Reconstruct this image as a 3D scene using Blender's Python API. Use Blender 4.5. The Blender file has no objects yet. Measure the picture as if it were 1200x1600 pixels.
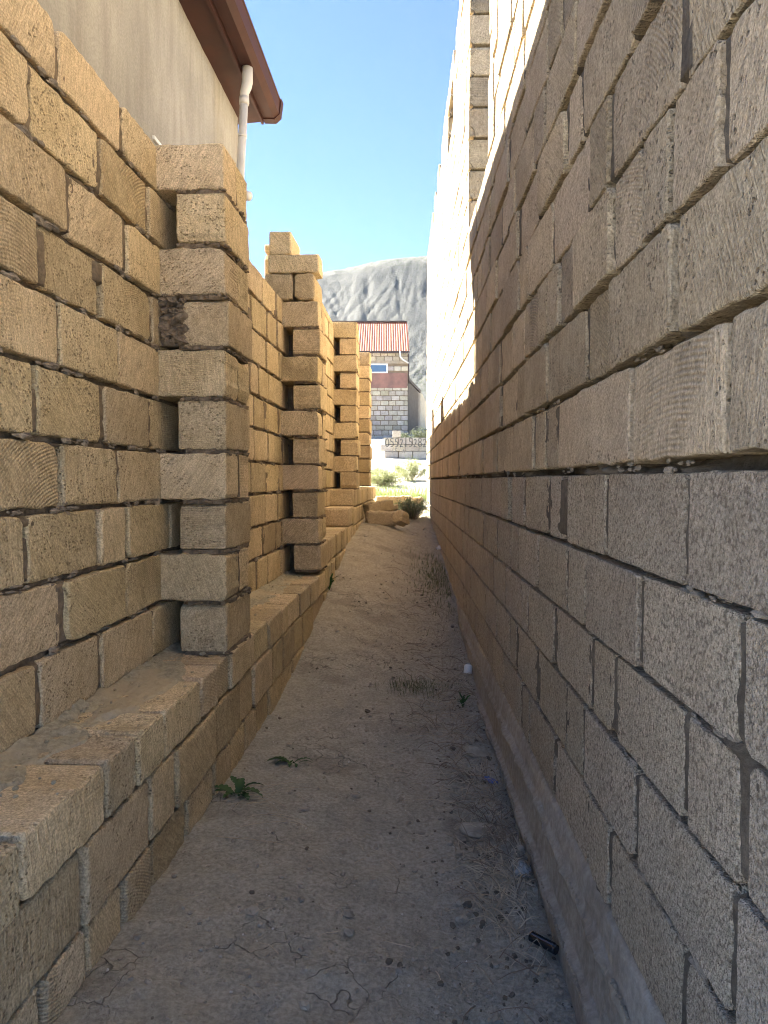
import bpy, math, random
import numpy as np
from mathutils import Matrix, Vector

# ------------------------------------------------------------------ camera, sky, sun, exposure
HAZE = 0.00014   # density of the air
H = 1.2                      # camera height above the world origin; heights below are given relative to the camera
scene = bpy.context.scene
cam = bpy.data.cameras.new('camera')
cam.sensor_fit = 'VERTICAL'; cam.sensor_height = 32.0; cam.lens = 23.0
cam.clip_start = 0.02; cam.clip_end = 3000
co = bpy.data.objects.new('camera', cam); scene.collection.objects.link(co)
co.location = (0, 0, H); co.rotation_euler = (math.radians(90 - 2.45), 0, 0)
scene.camera = co

SUN = Vector((-1.0, 0.70, 0.97)).normalized()          # towards the sun
world = bpy.data.worlds.new('World'); scene.world = world; world.use_nodes = True
wn_ = world.node_tree; bg = wn_.nodes['Background']
sky = wn_.nodes.new('ShaderNodeTexSky'); sky.sky_type = 'NISHITA'; sky.sun_disc = False
sky.sun_elevation = math.asin(SUN.z); sky.sun_rotation = math.atan2(SUN.x, SUN.y) % (2 * math.pi)
sky.air_density = 0.55; sky.dust_density = 0.0; sky.ozone_density = 3.0; sky.altitude = 3000
wn_.links.new(sky.outputs[0], bg.inputs[0]); bg.inputs[1].default_value = 0.06
sl = bpy.data.lights.new('sun', 'SUN'); sl.energy = 5.0; sl.angle = math.radians(0.53); sl.color = (1.0, 0.93, 0.82)
so = bpy.data.objects.new('sun', sl); scene.collection.objects.link(so)
so.rotation_euler = SUN.to_track_quat('Z', 'Y').to_euler(); so.location = (-8, 8, 12)
scene.view_settings.view_transform = 'Standard'; scene.view_settings.look = 'None'
scene.view_settings.exposure = 3.32; scene.view_settings.gamma = 1.0
scene.cycles.use_adaptive_sampling = True; scene.cycles.adaptive_threshold = 0.04; scene.cycles.filter_width = 1.1; scene.cycles.max_bounces = 6; scene.cycles.diffuse_bounces = 4; scene.cycles.caustics_reflective = False; scene.cycles.caustics_refractive = False

# ------------------------------------------------------------------ helpers
rng = random.Random(7)
def col_link(o): scene.collection.objects.link(o); return o
WORLD = {}
def empty(name, loc, label=None, cat=None, group=None, kind=None):
    o = col_link(bpy.data.objects.new(name, None)); o.location = loc; o.empty_display_size = 0.1
    WORLD[o.name] = Matrix.Translation(Vector(loc)); tag(o, label, cat, group, kind); return o
def tag(o, label=None, cat=None, group=None, kind=None):
    if label: o['label'] = label
    if cat: o['category'] = cat
    if group: o['group'] = group
    if kind: o['kind'] = kind
    return o
def add(name, mesh, parent=None, W=None, mat=None):
    o = col_link(bpy.data.objects.new(name, mesh))
    W = W or Matrix.Identity(4)
    if parent is not None:
        o.parent = parent; o.matrix_local = WORLD[parent.name].inverted() @ W
    else:
        o.matrix_local = W
    WORLD[o.name] = W
    if mat is not None and not mesh.materials: mesh.materials.append(mat)
    return o
def mesh(name, V, F, mat=None, smooth=False):
    m = bpy.data.meshes.new(name)
    m.from_pydata([tuple(v) for v in V], [], [tuple(f) for f in F]); m.update()
    if smooth: m.shade_smooth()
    if mat: m.materials.append(mat)
    return m
def bigmesh(name, V, Q, mat=None, smooth=True):
    """V (n,3) array, Q (m,4) array of quads"""
    V = np.ascontiguousarray(V, np.float32); Q = np.ascontiguousarray(Q, np.int32)
    m = bpy.data.meshes.new(name); m.vertices.add(len(V)); m.vertices.foreach_set('co', V.ravel())
    k = Q.shape[1]
    m.loops.add(Q.size); m.loops.foreach_set('vertex_index', Q.ravel()); m.polygons.add(len(Q))
    m.polygons.foreach_set('loop_start', np.arange(len(Q), dtype=np.int32) * k)
    m.polygons.foreach_set('loop_total', np.full(len(Q), k, np.int32)); m.update(calc_edges=True); m.validate()
    if smooth: m.shade_smooth()
    if mat: m.materials.append(mat)
    return m
def gridquads(ny, nx, keep=None):
    i = np.arange(ny * nx).reshape(ny, nx)
    q = np.stack([i[:-1, :-1], i[:-1, 1:], i[1:, 1:], i[1:, :-1]], -1)
    if keep is not None: return q[keep]
    return q.reshape(-1, 4)
def hash2(ix, iy, s):
    h = (ix.astype(np.int64) * 374761393 + iy.astype(np.int64) * 668265263 + s * 974634533) & 0x7fffffff
    h = ((h ^ (h >> 13)) * 1274126177) & 0x7fffffff
    return ((h ^ (h >> 16)) & 0xffff) / 65535.0
def vnoise(x, y, s=0):
    x = np.asarray(x, float); y = np.asarray(y, float)
    ix = np.floor(x); iy = np.floor(y); fx = x - ix; fy = y - iy
    fx = fx * fx * (3 - 2 * fx); fy = fy * fy * (3 - 2 * fy)
    a = hash2(ix, iy, s); b = hash2(ix + 1, iy, s); c = hash2(ix, iy + 1, s); d = hash2(ix + 1, iy + 1, s)
    return (a * (1 - fx) + b * fx) * (1 - fy) + (c * (1 - fx) + d * fx) * fy
def fbm(x, y, s=0, o=4, g=0.5):
    t = 0; a = 1; n = 0
    for k in range(o):
        t = t + a * (vnoise(np.asarray(x) * 2 ** k, np.asarray(y) * 2 ** k, s + k * 17) - .5); n += a; a *= g
    return t / n * 2
def join(parts):
    """list of (V list, F list) -> V, F"""
    V = []; F = []
    for v, f in parts:
        b = len(V); V += list(v); F += [tuple(i + b for i in q) for q in f]
    return V, F
def boxvf(x0, x1, y0, y1, z0, z1):
    V = [(x0, y0, z0), (x1, y0, z0), (x1, y1, z0), (x0, y1, z0), (x0, y0, z1), (x1, y0, z1), (x1, y1, z1), (x0, y1, z1)]
    F = [(3, 2, 1, 0), (4, 5, 6, 7), (0, 1, 5, 4), (1, 2, 6, 5), (2, 3, 7, 6), (3, 0, 4, 7)]
    return V, F
def tubevf(pts, rads, n=8, cap=True):
    pts = [Vector(p) for p in pts]; V = []; F = []; prev = None
    for i, p in enumerate(pts):
        d = (pts[min(i + 1, len(pts) - 1)] - pts[max(i - 1, 0)]).normalized()
        if prev is None: u = d.orthogonal().normalized()
        else: u = (prev - d * prev.dot(d)).normalized()
        prev = u; w = d.cross(u); r = rads[i] if hasattr(rads, '__len__') else rads
        for k in range(n):
            a = 2 * math.pi * k / n; q = p + (u * math.cos(a) + w * math.sin(a)) * r; V.append(tuple(q))
    for i in range(len(pts) - 1):
        for k in range(n):
            a = i * n + k; b = i * n + (k + 1) % n; F.append((a, b, b + n, a + n))
    if cap:
        F.append(tuple(range(n - 1, -1, -1))); F.append(tuple(range((len(pts) - 1) * n, len(pts) * n)))
    return V, F
def project(p):
    """world point -> pixel in a 1200x1600 frame, depth"""
    v = co_inv @ Vector(p)
    if v.z > -0.05: return None
    return 600 + 1150 * v.x / -v.z, 800 - 1150 * v.y / -v.z, -v.z
co_inv = (Matrix.Translation(co.location) @ co.rotation_euler.to_matrix().to_4x4()).inverted()

# ------------------------------------------------------------------ materials
class NT:
    def __init__(s, name):
        s.m = bpy.data.materials.new(name); s.m.use_nodes = True; s.t = s.m.node_tree
        s.b = s.t.nodes['Principled BSDF']; s.b.inputs['Specular IOR Level'].default_value = 0.25
    def n(s, typ, _in=None, **kw):
        x = s.t.nodes.new('ShaderNode' + typ)
        for k, v in kw.items(): setattr(x, k, v)
        for k, v in (_in or {}).items(): s.put(x.inputs[k], v)
        return x
    def put(s, sock, v):
        if isinstance(v, bpy.types.NodeSocket): s.t.links.new(v, sock)
        else: sock.default_value = v
    def math(s, op, a, b=0.0, c=0.0, clamp=False):
        x = s.n('Math', operation=op, use_clamp=clamp); s.put(x.inputs[0], a); s.put(x.inputs[1], b); s.put(x.inputs[2], c)
        return x.outputs[0]
    def mix(s, f, a, b, mode='MIX'):
        x = s.n('Mix', data_type='RGBA', blend_type=mode, clamp_factor=True)
        s.put(x.inputs[0], f); s.put(x.inputs[6], a); s.put(x.inputs[7], b); return x.outputs[2]
    def vmath(s, op, a, b):
        x = s.n('VectorMath', operation=op); s.put(x.inputs[0], a); s.put(x.inputs[1], b); return x.outputs[0]
    def noise(s, vec, scale, detail=4.0, rough=0.55, dist=0.0):
        x = s.n('TexNoise', {'Vector': vec, 'Scale': scale, 'Detail': detail, 'Roughness': rough, 'Distortion': dist}); return x.outputs[0]
    def ramp(s, v, lo, hi, a=0.0, b=1.0, smooth=True):
        x = s.n('MapRange', interpolation_type='SMOOTHSTEP' if smooth else 'LINEAR')
        for i, q in enumerate((v, lo, hi, a, b)): s.put(x.inputs[i], q)
        return x.outputs[0]
    def done(s, colour, rough=0.9, height=None, strength=1.0, dist=0.004):
        s.put(s.b.inputs['Base Color'], colour); s.put(s.b.inputs['Roughness'], rough)
        if height is not None:
            bp = s.n('Bump', {'Strength': strength, 'Distance': dist, 'Height': height}); s.t.links.new(bp.outputs[0], s.b.inputs['Normal'])
        return s.m
def C(r, g, b): return (r, g, b, 1.0)

def stone(name, c1, c2, cp, pit_scale=75, pit_amt=1.0, saw=1.0, grain=1.0, gran=0.0, dist=0.005, pit_cut=.5, var=.3, tint=1.0):
    m = NT(name); tc = m.n('TexCoord').outputs['Object']
    rnd = m.math('FRACT', m.math('ADD', m.n('ObjectInfo').outputs['Random'], m.n('NewGeometry').outputs['Random Per Island']))
    w = m.n('TexWhiteNoise', noise_dimensions='1D'); m.put(w.inputs['W'], m.math('MULTIPLY', rnd, 917.0))
    sep = m.n('SeparateColor'); m.put(sep.inputs[0], w.outputs['Color']); r, g, b = sep.outputs[0], sep.outputs[1], sep.outputs[2]
    off = m.n('VectorMath', operation='SCALE'); m.put(off.inputs[0], w.outputs['Color']); off.inputs['Scale'].default_value = 31.0
    vec = m.vmath('ADD', tc, off.outputs[0])
    n1 = m.noise(vec, 4.5, 3, .6); n2 = m.noise(vec, 38, 3, .65); n3 = m.noise(vec, 190, 2, .6)
    # long strokes of the saw: noise stretched along one slanted direction of each face
    rot = m.n('VectorRotate', rotation_type='AXIS_ANGLE'); m.put(rot.inputs['Vector'], vec); rot.inputs['Axis'].default_value = (0, 1, 0)
    m.put(rot.inputs['Angle'], m.ramp(r, 0, 1, -1.0, 1.0, False))
    st = m.vmath('MULTIPLY', rot.outputs[0], (150, 60, 16)); n4 = m.noise(st, 1.0, 2, .6)
    colour = m.mix(m.ramp(n1, .35, .68), c1, c2)
    colour = m.mix(m.ramp(n2, .4, .8, 0, .28), colour, cp)
    colour = m.mix(1.0, colour, m.mix(m.ramp(n3, .3, .7), C(.74, .73, .71), C(1.2, 1.2, 1.2)), 'MULTIPLY')
    colour = m.mix(.8, colour, m.mix(m.ramp(n4, .3, .7), C(.80, .79, .77), C(1.12, 1.12, 1.12)), 'MULTIPLY')
    val = m.ramp(g, 0, 1, 1 - var, 1 + var * .6, False)
    vc = m.n('CombineColor'); m.put(vc.inputs[0], val); m.put(vc.inputs[1], m.math('MULTIPLY', val, m.ramp(b, 0, 1, 1 - .035 * tint, 1 + .015 * tint, False)))
    m.put(vc.inputs[2], m.math('MULTIPLY', val, m.ramp(r, 0, 1, 1 - .12 * tint, 1 + .08 * tint, False)))
    colour = m.mix(1.0, colour, vc.outputs[0], 'MULTIPLY')
    # pits
    vo = m.n('TexVoronoi', {'Vector': m.vmath('MULTIPLY', vec, (1.0, 1.0, 1.35)), 'Scale': pit_scale}).outputs['Distance']
    vo2 = m.n('TexVoronoi', {'Vector': vec, 'Scale': pit_scale * 2.3}).outputs['Distance']
    msk = m.ramp(m.math('ADD', m.noise(vec, 11, 1, .6), m.ramp(b, 0, 1, -.10, .14, False)), pit_cut, pit_cut + .13)
    pit = m.math('MULTIPLY', m.ramp(vo, .16, .34, 1, 0), msk)
    pit = m.math('MAXIMUM', pit, m.math('MULTIPLY', m.ramp(vo2, .14, .30, .8, 0), m.ramp(n2, .50, .6)))
    pit = m.math('MULTIPLY', pit, pit_amt)
    colour = m.mix(m.math('MULTIPLY', pit, .8), colour, cp)
    # arcs left by the circular saw
    sx = m.n('SeparateXYZ'); m.put(sx.inputs[0], tc)
    cx = m.math('SUBTRACT', sx.outputs[0], m.ramp(r, 0, 1, -.35, .35, False)); cz = m.math('ADD', sx.outputs[2], m.ramp(g, 0, 1, .10, .9, False))
    rad = m.math('SQRT', m.math('ADD', m.math('MULTIPLY', cx, cx), m.math('MULTIPLY', cz, cz)))
    ph = m.math('ADD', m.math('MULTIPLY', rad, m.ramp(b, 0, 1, 560, 900, False)), m.math('MULTIPLY', n1, 3.0))
    s_ = m.math('SINE', ph)
    amp = m.math('MULTIPLY', m.ramp(m.math('FRACT', m.math('MULTIPLY', rnd, 53.0)), .35, .95, 0.05, 1.0), m.ramp(n1, .38, .62))
    amp = m.math('MULTIPLY', amp, saw)
    sawh = m.math('MULTIPLY', s_, amp)
    colour = m.mix(m.math('MULTIPLY', m.ramp(s_, -1, .3, .55, 0), amp), colour, cp)
    h = m.math('ADD', m.math('MULTIPLY', n2, .9 * grain), m.math('MULTIPLY', n3, .55 * grain))
    h = m.math('ADD', h, m.math('MULTIPLY', n4, 1.1 * grain))
    h = m.math('ADD', h, m.math('MULTIPLY', n1, 1.2))
    h = m.math('SUBTRACT', h, m.math('MULTIPLY', pit, 1.1))
    h = m.math('ADD', h, m.math('MULTIPLY', sawh, .34))
    if gran:
        gr = m.n('TexVoronoi', {'Vector': vec, 'Scale': 300.0}).outputs['Distance']
        gm = m.n('TexVoronoi', {'Vector': vec, 'Scale': 140.0}, feature='F1').outputs['Distance']
        h = m.math('SUBTRACT', h, m.math('MULTIPLY', m.math('ADD', gr, gm), gran))
        colour = m.mix(m.ramp(gm, .5, .85, 0, .85), colour, cp)
        colour = m.mix(m.ramp(m.noise(vec, 260, 1), .62, .72, 0, .45), colour, C(.55, .52, .46))
    return m.done(colour, .95, h, 1.0, dist)

M = {}
M['yellow'] = stone('yellow_limestone', C(.645, .52, .335), C(.575, .455, .28), C(.25, .185, .105), 70, 1.0, .65, 1.0, var=.19, tint=.55)
M['beige'] = stone('beige_limestone', C(.55, .455, .315), C(.48, .39, .265), C(.20, .155, .10), 62, .9, .85, 1.1, var=.22, tint=.35)
M['grey'] = stone('grey_porous_block', C(.57, .49, .365), C(.51, .43, .32), C(.20, .16, .115), 120, .35, .0, .9, gran=.8, dist=.0045, var=.12, tint=.25)
M['brown'] = stone('brown_limestone', C(.60, .475, .30), C(.52, .405, .25), C(.23, .17, .10), 62, 1.0, .8, 1.1, var=.2, tint=.55)  # slightly darker limestone for lower plinth rows and the blocks at the end
M['far_stone'] = stone('pale_stone', C(.50, .46, .38), C(.42, .38, .31), C(.25, .22, .18), 40, .4, .0, .6, dist=.003, var=.25)

def mortar(name, c1, c2, rust=None, dist=.006):
    m = NT(name); v = m.n('TexCoord').outputs['Object']
    n1 = m.noise(v, 7, 5, .6); n2 = m.noise(v, 60, 5, .7); n3 = m.noise(v, 220, 3, .6)
    c = m.mix(m.ramp(n1, .35, .65), c1, c2)
    c = m.mix(1.0, c, m.mix(m.ramp(n2, .3, .7), C(.72, .72, .72), C(1.2, 1.2, 1.2)), 'MULTIPLY')
    if rust is not None: c = m.mix(m.ramp(m.noise(v, 3, 4), .5, .62, 0, .8), c, rust)
    h = m.math('ADD', n2, m.math('MULTIPLY', n3, .4))
    return m.done(c, .95, h, 1.0, dist)
M['mortar_l'] = mortar('grey_brown_mortar', C(.185, .14, .092), C(.24, .185, .13))
M['mortar_r'] = mortar('shade_dark_mortar', C(.165, .138, .105), C(.115, .095, .07))  # earth mortar, its colour darkened further to stand in for shade in the joints
M['mortar_pale'] = mortar('pale_mortar', C(.38, .325, .25), C(.29, .245, .185))
M['mortar_smear'] = mortar('brown_grey_mortar', C(.36, .30, .225), C(.29, .235, .175))
M['dust'] = mortar('ledge_dust', C(.47, .42, .30), C(.39, .35, .25), C(.52, .43, .28), dist=.008)

def concrete():
    m = NT('cast_concrete'); v = m.n('TexCoord').outputs['Object']
    n1 = m.noise(v, 2.5, 5, .6); n2 = m.noise(v, 45, 5, .65)
    st = m.noise(m.vmath('MULTIPLY', v, (3, 22, 1.2)), 1.0, 3)
    c = m.mix(m.ramp(n1, .35, .65), C(.40, .365, .30), C(.30, .265, .215))
    c = m.mix(m.ramp(st, .4, .7, 0, .5), c, C(.45, .42, .365))
    c = m.mix(1.0, c, m.mix(m.ramp(n2, .3, .7), C(.8, .8, .8), C(1.15, 1.15, 1.15)), 'MULTIPLY')
    return m.done(c, .9, m.math('ADD', n2, n1), 1.0, .006)
M['concrete'] = concrete()

def soil():
    m = NT('trodden_soil'); v = m.n('TexCoord').outputs['Object']; sx = m.n('SeparateXYZ'); m.put(sx.inputs[0], v)
    n1 = m.noise(v, 1.3, 5, .6); n2 = m.noise(v, 9, 5, .65); n3 = m.noise(v, 70, 5, .7); n4 = m.noise(v, 330, 2, .6)
    grey = m.mix(m.ramp(n2, .35, .65), C(.40, .375, .305), C(.48, .45, .37))
    tan = m.mix(m.ramp(n2, .35, .65), C(.40, .345, .255), C(.47, .41, .31))
    pale = m.mix(m.ramp(n2, .35, .65), C(.46, .42, .34), C(.56, .52, .43))
    c = m.mix(m.ramp(m.math('ADD', sx.outputs[1], m.math('MULTIPLY', n1, 3.0)), 4.6, 7.6), grey, tan)
    c = m.mix(m.math('MAXIMUM', m.ramp(sx.outputs[1], 11.5, 14.5), m.ramp(sx.outputs[1], .2, -1.5)), c, pale)  # unseen ground behind the camera made pale to bounce light into the alley
    c = m.mix(m.ramp(m.noise(v, 2.2, 3, .6), .55, .68, 0, .5), c, C(.25, .215, .165))
    c = m.mix(1.0, c, m.mix(m.ramp(n3, .3, .7), C(.72, .72, .72), C(1.18, 1.18, 1.18)), 'MULTIPLY')
    vo = m.n('TexVoronoi', {'Vector': v, 'Scale': 95.0})
    pb = m.math('MULTIPLY', m.ramp(vo.outputs['Distance'], .22, .34, 1, 0), m.ramp(m.noise(v, 5, 3), .5, .62))
    hs = m.n('SeparateColor'); m.put(hs.inputs[0], vo.outputs['Color'])
    c = m.mix(m.math('MULTIPLY', pb, .6), c, m.mix(hs.outputs[0], C(.22, .195, .16), C(.50, .46, .38)))
    ck = m.n('TexVoronoi', {'Vector': m.vmath('ADD', v, m.vmath('MULTIPLY', m.n('TexNoise', {'Vector': v, 'Scale': 14.0}).outputs[1], (.09, .09, .09))), 'Scale': 9.0}, feature='DISTANCE_TO_EDGE').outputs['Distance']
    crack = m.math('MULTIPLY', m.ramp(ck, .0, .022, 1, 0), m.ramp(m.noise(v, 2.1, 2), .52, .60))
    c = m.mix(m.math('MULTIPLY', crack, .6), c, C(.07, .06, .05))
    h = m.math('ADD', m.math('MULTIPLY', n3, 1.3), m.math('MULTIPLY', n4, .5))
    h = m.math('ADD', h, m.math('MULTIPLY', pb, .8)); h = m.math('SUBTRACT', h, crack)
    return m.done(c, .97, h, 1.0, .008)
M['soil'] = soil()

def plain(name, c, rough=.6, bump=0, c2=None, scale=8, metal=0, spec=None, dist=.002):
    m = NT(name); v = m.n('TexCoord').outputs['Object']; n = m.noise(v, scale, 5, .6)
    colour = m.mix(m.ramp(n, .35, .65), c, c2 or tuple(x * .82 for x in c[:3]) + (1,))
    m.b.inputs['Metallic'].default_value = metal
    if spec is not None: m.b.inputs['Specular IOR Level'].default_value = spec
    return m.done(colour, rough, m.noise(v, scale * 6, 4, .65) if bump else None, bump or 1, dist)
def plaster():
    m = NT('grey_plaster'); v = m.n('TexCoord').outputs['Object']
    n1 = m.noise(v, 1.6, 5, .6); st = m.noise(m.vmath('MULTIPLY', v, (9, 9, 1.3)), 1.0, 5, .65); n2 = m.noise(v, 90, 5, .7)
    c = m.mix(m.ramp(n1, .35, .65), C(.40, .385, .345), C(.33, .32, .285))
    c = m.mix(m.ramp(st, .42, .72, 0, .7), c, C(.26, .245, .215)); c = m.mix(m.ramp(st, .3, .42, .4, 0), c, C(.48, .47, .43))
    c = m.mix(1.0, c, m.mix(m.ramp(n2, .3, .7), C(.86, .86, .86), C(1.1, 1.1, 1.1)), 'MULTIPLY')
    return m.done(c, .95, m.math('ADD', n2, m.math('MULTIPLY', st, 1.5)), 1.0, .004)
M['plaster'] = plaster()
M['brown_metal'] = plain('brown_sheet_metal', C(.058, .021, .016), .6, .3, C(.045, .018, .015), 4, 0, .15)
M['pipe'] = plain('white_plastic_pipe', C(.62, .60, .56), .45, 0, C(.54, .52, .47), 6)
M['white'] = plain('white_plastic', C(.78, .78, .76), .4, 0, C(.66, .66, .64), 20)
M['black'] = plain('black_plastic', C(.008, .009, .012), .22, 0, C(.014, .016, .022), 30, 0, .6)
M['blue'] = plain('blue_wrapper', C(.06, .11, .36), .3, 0, C(.12, .18, .42), 40, 0, .6)
M['film'] = plain('dirty_clear_plastic', C(.40, .41, .40), .2, 0, C(.24, .24, .22), 40, 0, .7)
M['rock'] = plain('stone_rubble', C(.48, .43, .345), .95, 1.0, C(.34, .30, .235), 22, dist=.006)
M['clod'] = plain('dirt_clod', C(.21, .18, .14), .95, 1.0, C(.14, .12, .09), 22, dist=.006)
M['flake'] = plain('white_shell_flake', C(.72, .70, .64), .7, 0, C(.60, .57, .5), 30)
M['straw'] = plain('dry_straw', C(.62, .54, .40), .85, 0, C(.42, .35, .25), 14)
M['twig'] = plain('dry_twig', C(.22, .165, .12), .9, 0, C(.33, .27, .20), 14)
M['red_roof'] = plain('red_metal_roof', C(.27, .098, .056), .6, 0, C(.23, .085, .05), 3)
M['red_wall'] = plain('red_painted_render', C(.29, .155, .125), .9, .6, C(.19, .115, .095), 1.6)
M['pane'] = plain('blue_window_glass', C(.07, .125, .20), .15, 0, C(.08, .14, .22), 2, 0, .6)
M['paint'] = plain('dark_grey_paint', C(.085, .085, .08), .9, 0, C(.16, .155, .14), 40)
M['paint_faint'] = plain('faded_grey_paint', C(.20, .195, .175), .9, 0, C(.30, .28, .25), 40)
M['metal_dark'] = plain('dark_brown_metal', C(.07, .05, .045), .5, 0)
def leafmat(name, c1, c2, tr=.35):
    m = NT(name); v = m.n('TexCoord').outputs['Object']; g = m.n('NewGeometry').outputs['Random Per Island']
    c = m.mix(g, c1, c2); c = m.mix(m.ramp(m.noise(v, 30, 3), .3, .7, 0, .4), c, c1)
    m.done(c, .6); out = m.t.nodes['Material Output']
    t = m.n('BsdfTranslucent'); m.put(t.inputs[0], c); x = m.n('MixShader'); x.inputs[0].default_value = tr
    m.t.links.new(m.b.outputs[0], x.inputs[1]); m.t.links.new(t.outputs[0], x.inputs[2]); m.t.links.new(x.outputs[0], out.inputs[0])
    return m.m
M['leaf'] = leafmat('weed_leaf', C(.045, .095, .030), C(.075, .140, .045), .2)
M['grass_dark'] = leafmat('dull_grass', C(.095, .125, .045), C(.19, .20, .085))
M['grass_bright'] = leafmat('bright_grass', C(.17, .225, .06), C(.27, .31, .11))
M['bush_pale'] = leafmat('pale_bush_leaf', C(.24, .27, .12), C(.36, .37, .20))
M['bush_dark'] = leafmat('dark_bush_leaf', C(.085, .105, .060), C(.16, .175, .10))

# ------------------------------------------------------------------ wall planes (d = metres ahead of the camera)
def lx(d):                                            # face of the left boundary wall
    return -1.057 + .0617 * d if d < 5.4 else -.7238 + .0505 * (d - 5.4)
def lslope(d): return .0617 if d < 5.4 else .0505
def rx(d): return .4607 + .0206 * d                   # face of the right house wall
def frame_left(d, z, off=0.0):
    s = lslope(d); n = math.hypot(1, s); N = Vector((1 / n, -s / n, 0)); X = N.cross(Vector((0, 0, 1)))
    return mat_axes(X, N, Vector((lx(d), d, z + H)) + N * off)
def frame_right(d, z, off=0.0):
    s = .0206; n = math.hypot(1, s); N = Vector((-1 / n, s / n, 0)); X = N.cross(Vector((0, 0, 1)))
    return mat_axes(X, N, Vector((rx(d), d, z + H)) + N * off)
def frame_pier(d, lat, z):                            # front towards the camera; lat = distance out of the wall face
    s = lslope(d); n = math.hypot(1, s); U = Vector((s / n, 1 / n, 0)); N = Vector((1 / n, -s / n, 0)); Y = -U; X = Y.cross(Vector((0, 0, 1)))
    return mat_axes(X, Y, Vector((lx(d), d, z + H)) + N * lat)
def mat_axes(X, Y, p):
    Z = Vector((0, 0, 1)); return Matrix(((X.x, Y.x, Z.x, p.x), (X.y, Y.y, Z.y, p.y), (X.z, Y.z, Z.z, p.z), (0, 0, 0, 1)))

def interp(t, pts):
    return np.interp(t, [p[0] for p in pts], [p[1] for p in pts])
GL = [(-3, -1.15), (1.7, -1.17), (3.1, -1.2), (4, -1.17), (5.3, -.97), (6, -.85), (7.5, -.62), (9.8, -.49), (11.3, -.42), (13, -.30)]
GR = [(-3, -1.34), (1.7, -1.315), (2.3, -1.28), (4, -1.22), (5.3, -1.10), (5.9, -.99), (7.6, -.82), (9, -.71), (12, -.52), (13, -.42)]
GF = [(13, -.33), (15, -.12), (18, .28), (21, .64), (26, 1.15), (32, 1.95), (60, 4.6), (100, 9.0), (400, 14), (3000, 14)]
def ground_z(x, d):
    x = np.asarray(x, float); d = np.asarray(d, float)
    xl = np.where(d < 5.4, -1.057 + .0617 * d, -.7238 + .0505 * (d - 5.4)) + .26; xr = .4607 + .0206 * d
    t = np.clip((x - xl) / (xr - xl), 0, 1); t2 = t * t * (3 - 2 * t)
    a = interp(d, GL) * (1 - t2) + interp(d, GR) * t2
    a = a + .02 * np.exp(-((t - .93) / .07) ** 2)             # debris heaped against the right foundation
    w = np.clip((d - 12) / 2.0, 0, 1); w = w * w * (3 - 2 * w)
    return a * (1 - w) + interp(d, GF) * w
def ground_full(x, d):
    z = ground_z(x, d)
    near = np.clip((16 - d) / 4, 0, 1)
    z = z + near * (.022 * fbm(x * 2.2, d * 2.2, 3, 3) + .010 * fbm(x * 9, d * 9, 5, 3) + .006 * fbm(x * 34, d * 34, 9, 3))
    lump = np.clip(fbm(x * 26, d * 26, 21, 2) - .34, 0, 1)
    t = np.clip((x - .1) / .35, 0, 1); z = z + near * lump * (.014 + .03 * t)
    z = z + (1 - near) * np.clip(d - 12, 0, 30) / 30 * (.25 * fbm(x * .35, d * .35, 31, 4))
    return z

# ------------------------------------------------------------------ ground sheet
ds = [-2400, -300, -60, -20, -10, -6, -4, -3, -2.4, -1.8, -1.2, -.6, 0, .3, .6]; d = .9
while d < 6: ds.append(d); d += .011 + .0022 * d
while d < 16: ds.append(d); d += .045
while d < 45: ds.append(d); d += .35
ds += [48, 55, 65, 80, 110, 160, 240, 400, 800, 2400]
xs = [-2400, -600, -150, -60, -30] + list(np.arange(-14, -1.3, .6)) + list(np.arange(-1.2, .95, .0125)) + list(np.arange(1.0, 14, .6)) + [30, 60, 150, 600, 2400]
XX, DD = np.meshgrid(np.array(xs), np.array(ds))
ZZ = ground_full(XX, DD) + H
gm = bigmesh('ground', np.stack([XX, DD, ZZ], -1).reshape(-1, 3), gridquads(len(ds), len(xs)), M['soil'])
ground = add('ground', gm); tag(ground, kind='structure')

# ------------------------------------------------------------------ hill
def hill_mat():
    m = NT('hill_clay'); v = m.n('TexCoord').outputs['Object']; sx = m.n('SeparateXYZ'); m.put(sx.inputs[0], v)
    n1 = m.noise(v, .05, 6, .65); n2 = m.noise(v, .35, 5, .7); n3 = m.noise(v, 1.4, 4, .7)
    c = m.mix(m.ramp(n1, .35, .65), C(.095, .096, .088), C(.068, .070, .066))
    c = m.mix(m.ramp(n2, .4, .7, 0, .55), c, C(.125, .125, .112))
    veg = m.math('MAXIMUM', m.ramp(m.math('ADD', sx.outputs[2], m.math('MULTIPLY', n1, 20.0)), 62, 72), m.ramp(m.math('ADD', sx.outputs[2], m.math('MULTIPLY', n1, 30.0)), 52, 30))
    veg = m.math('MULTIPLY', m.math('MAXIMUM', veg, .35), m.ramp(n3, .45, .58))
    c = m.mix(m.math('MULTIPLY', veg, .75), c, C(.05, .06, .036))
    return m.done(c, .97, m.math('ADD', m.math('MULTIPLY', n2, .6), m.math('MULTIPLY', n3, .5)), 1.0, .22)
hx = np.concatenate([np.linspace(-420, -60, 60), np.linspace(-58, 60, 240), np.linspace(62, 420, 60)])
hd = np.concatenate([np.linspace(130, 230, 260), np.linspace(233, 420, 40)])
HX, HD = np.meshgrid(hx, hd)
crest = 58.5 + .155 * (HX + 18) + 3.0 * fbm(HX * .02, HX * 0, 4, 3)
crest = np.where(HX > 20, 64.4 + .22 * (HX - 20) * np.exp(-np.clip(HX - 20, 0, 999) / 150), crest); crest = np.clip(crest, 30, 84)
t = np.clip((HD - 138) / (208 - 138), 0, 1)
prof = np.where(t < .82, (t / .82) ** 1.25 * .84, .84 + .16 * np.sin((t - .82) / .18 * math.pi / 2))
HZ = 8 + (crest - 8) * prof
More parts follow.
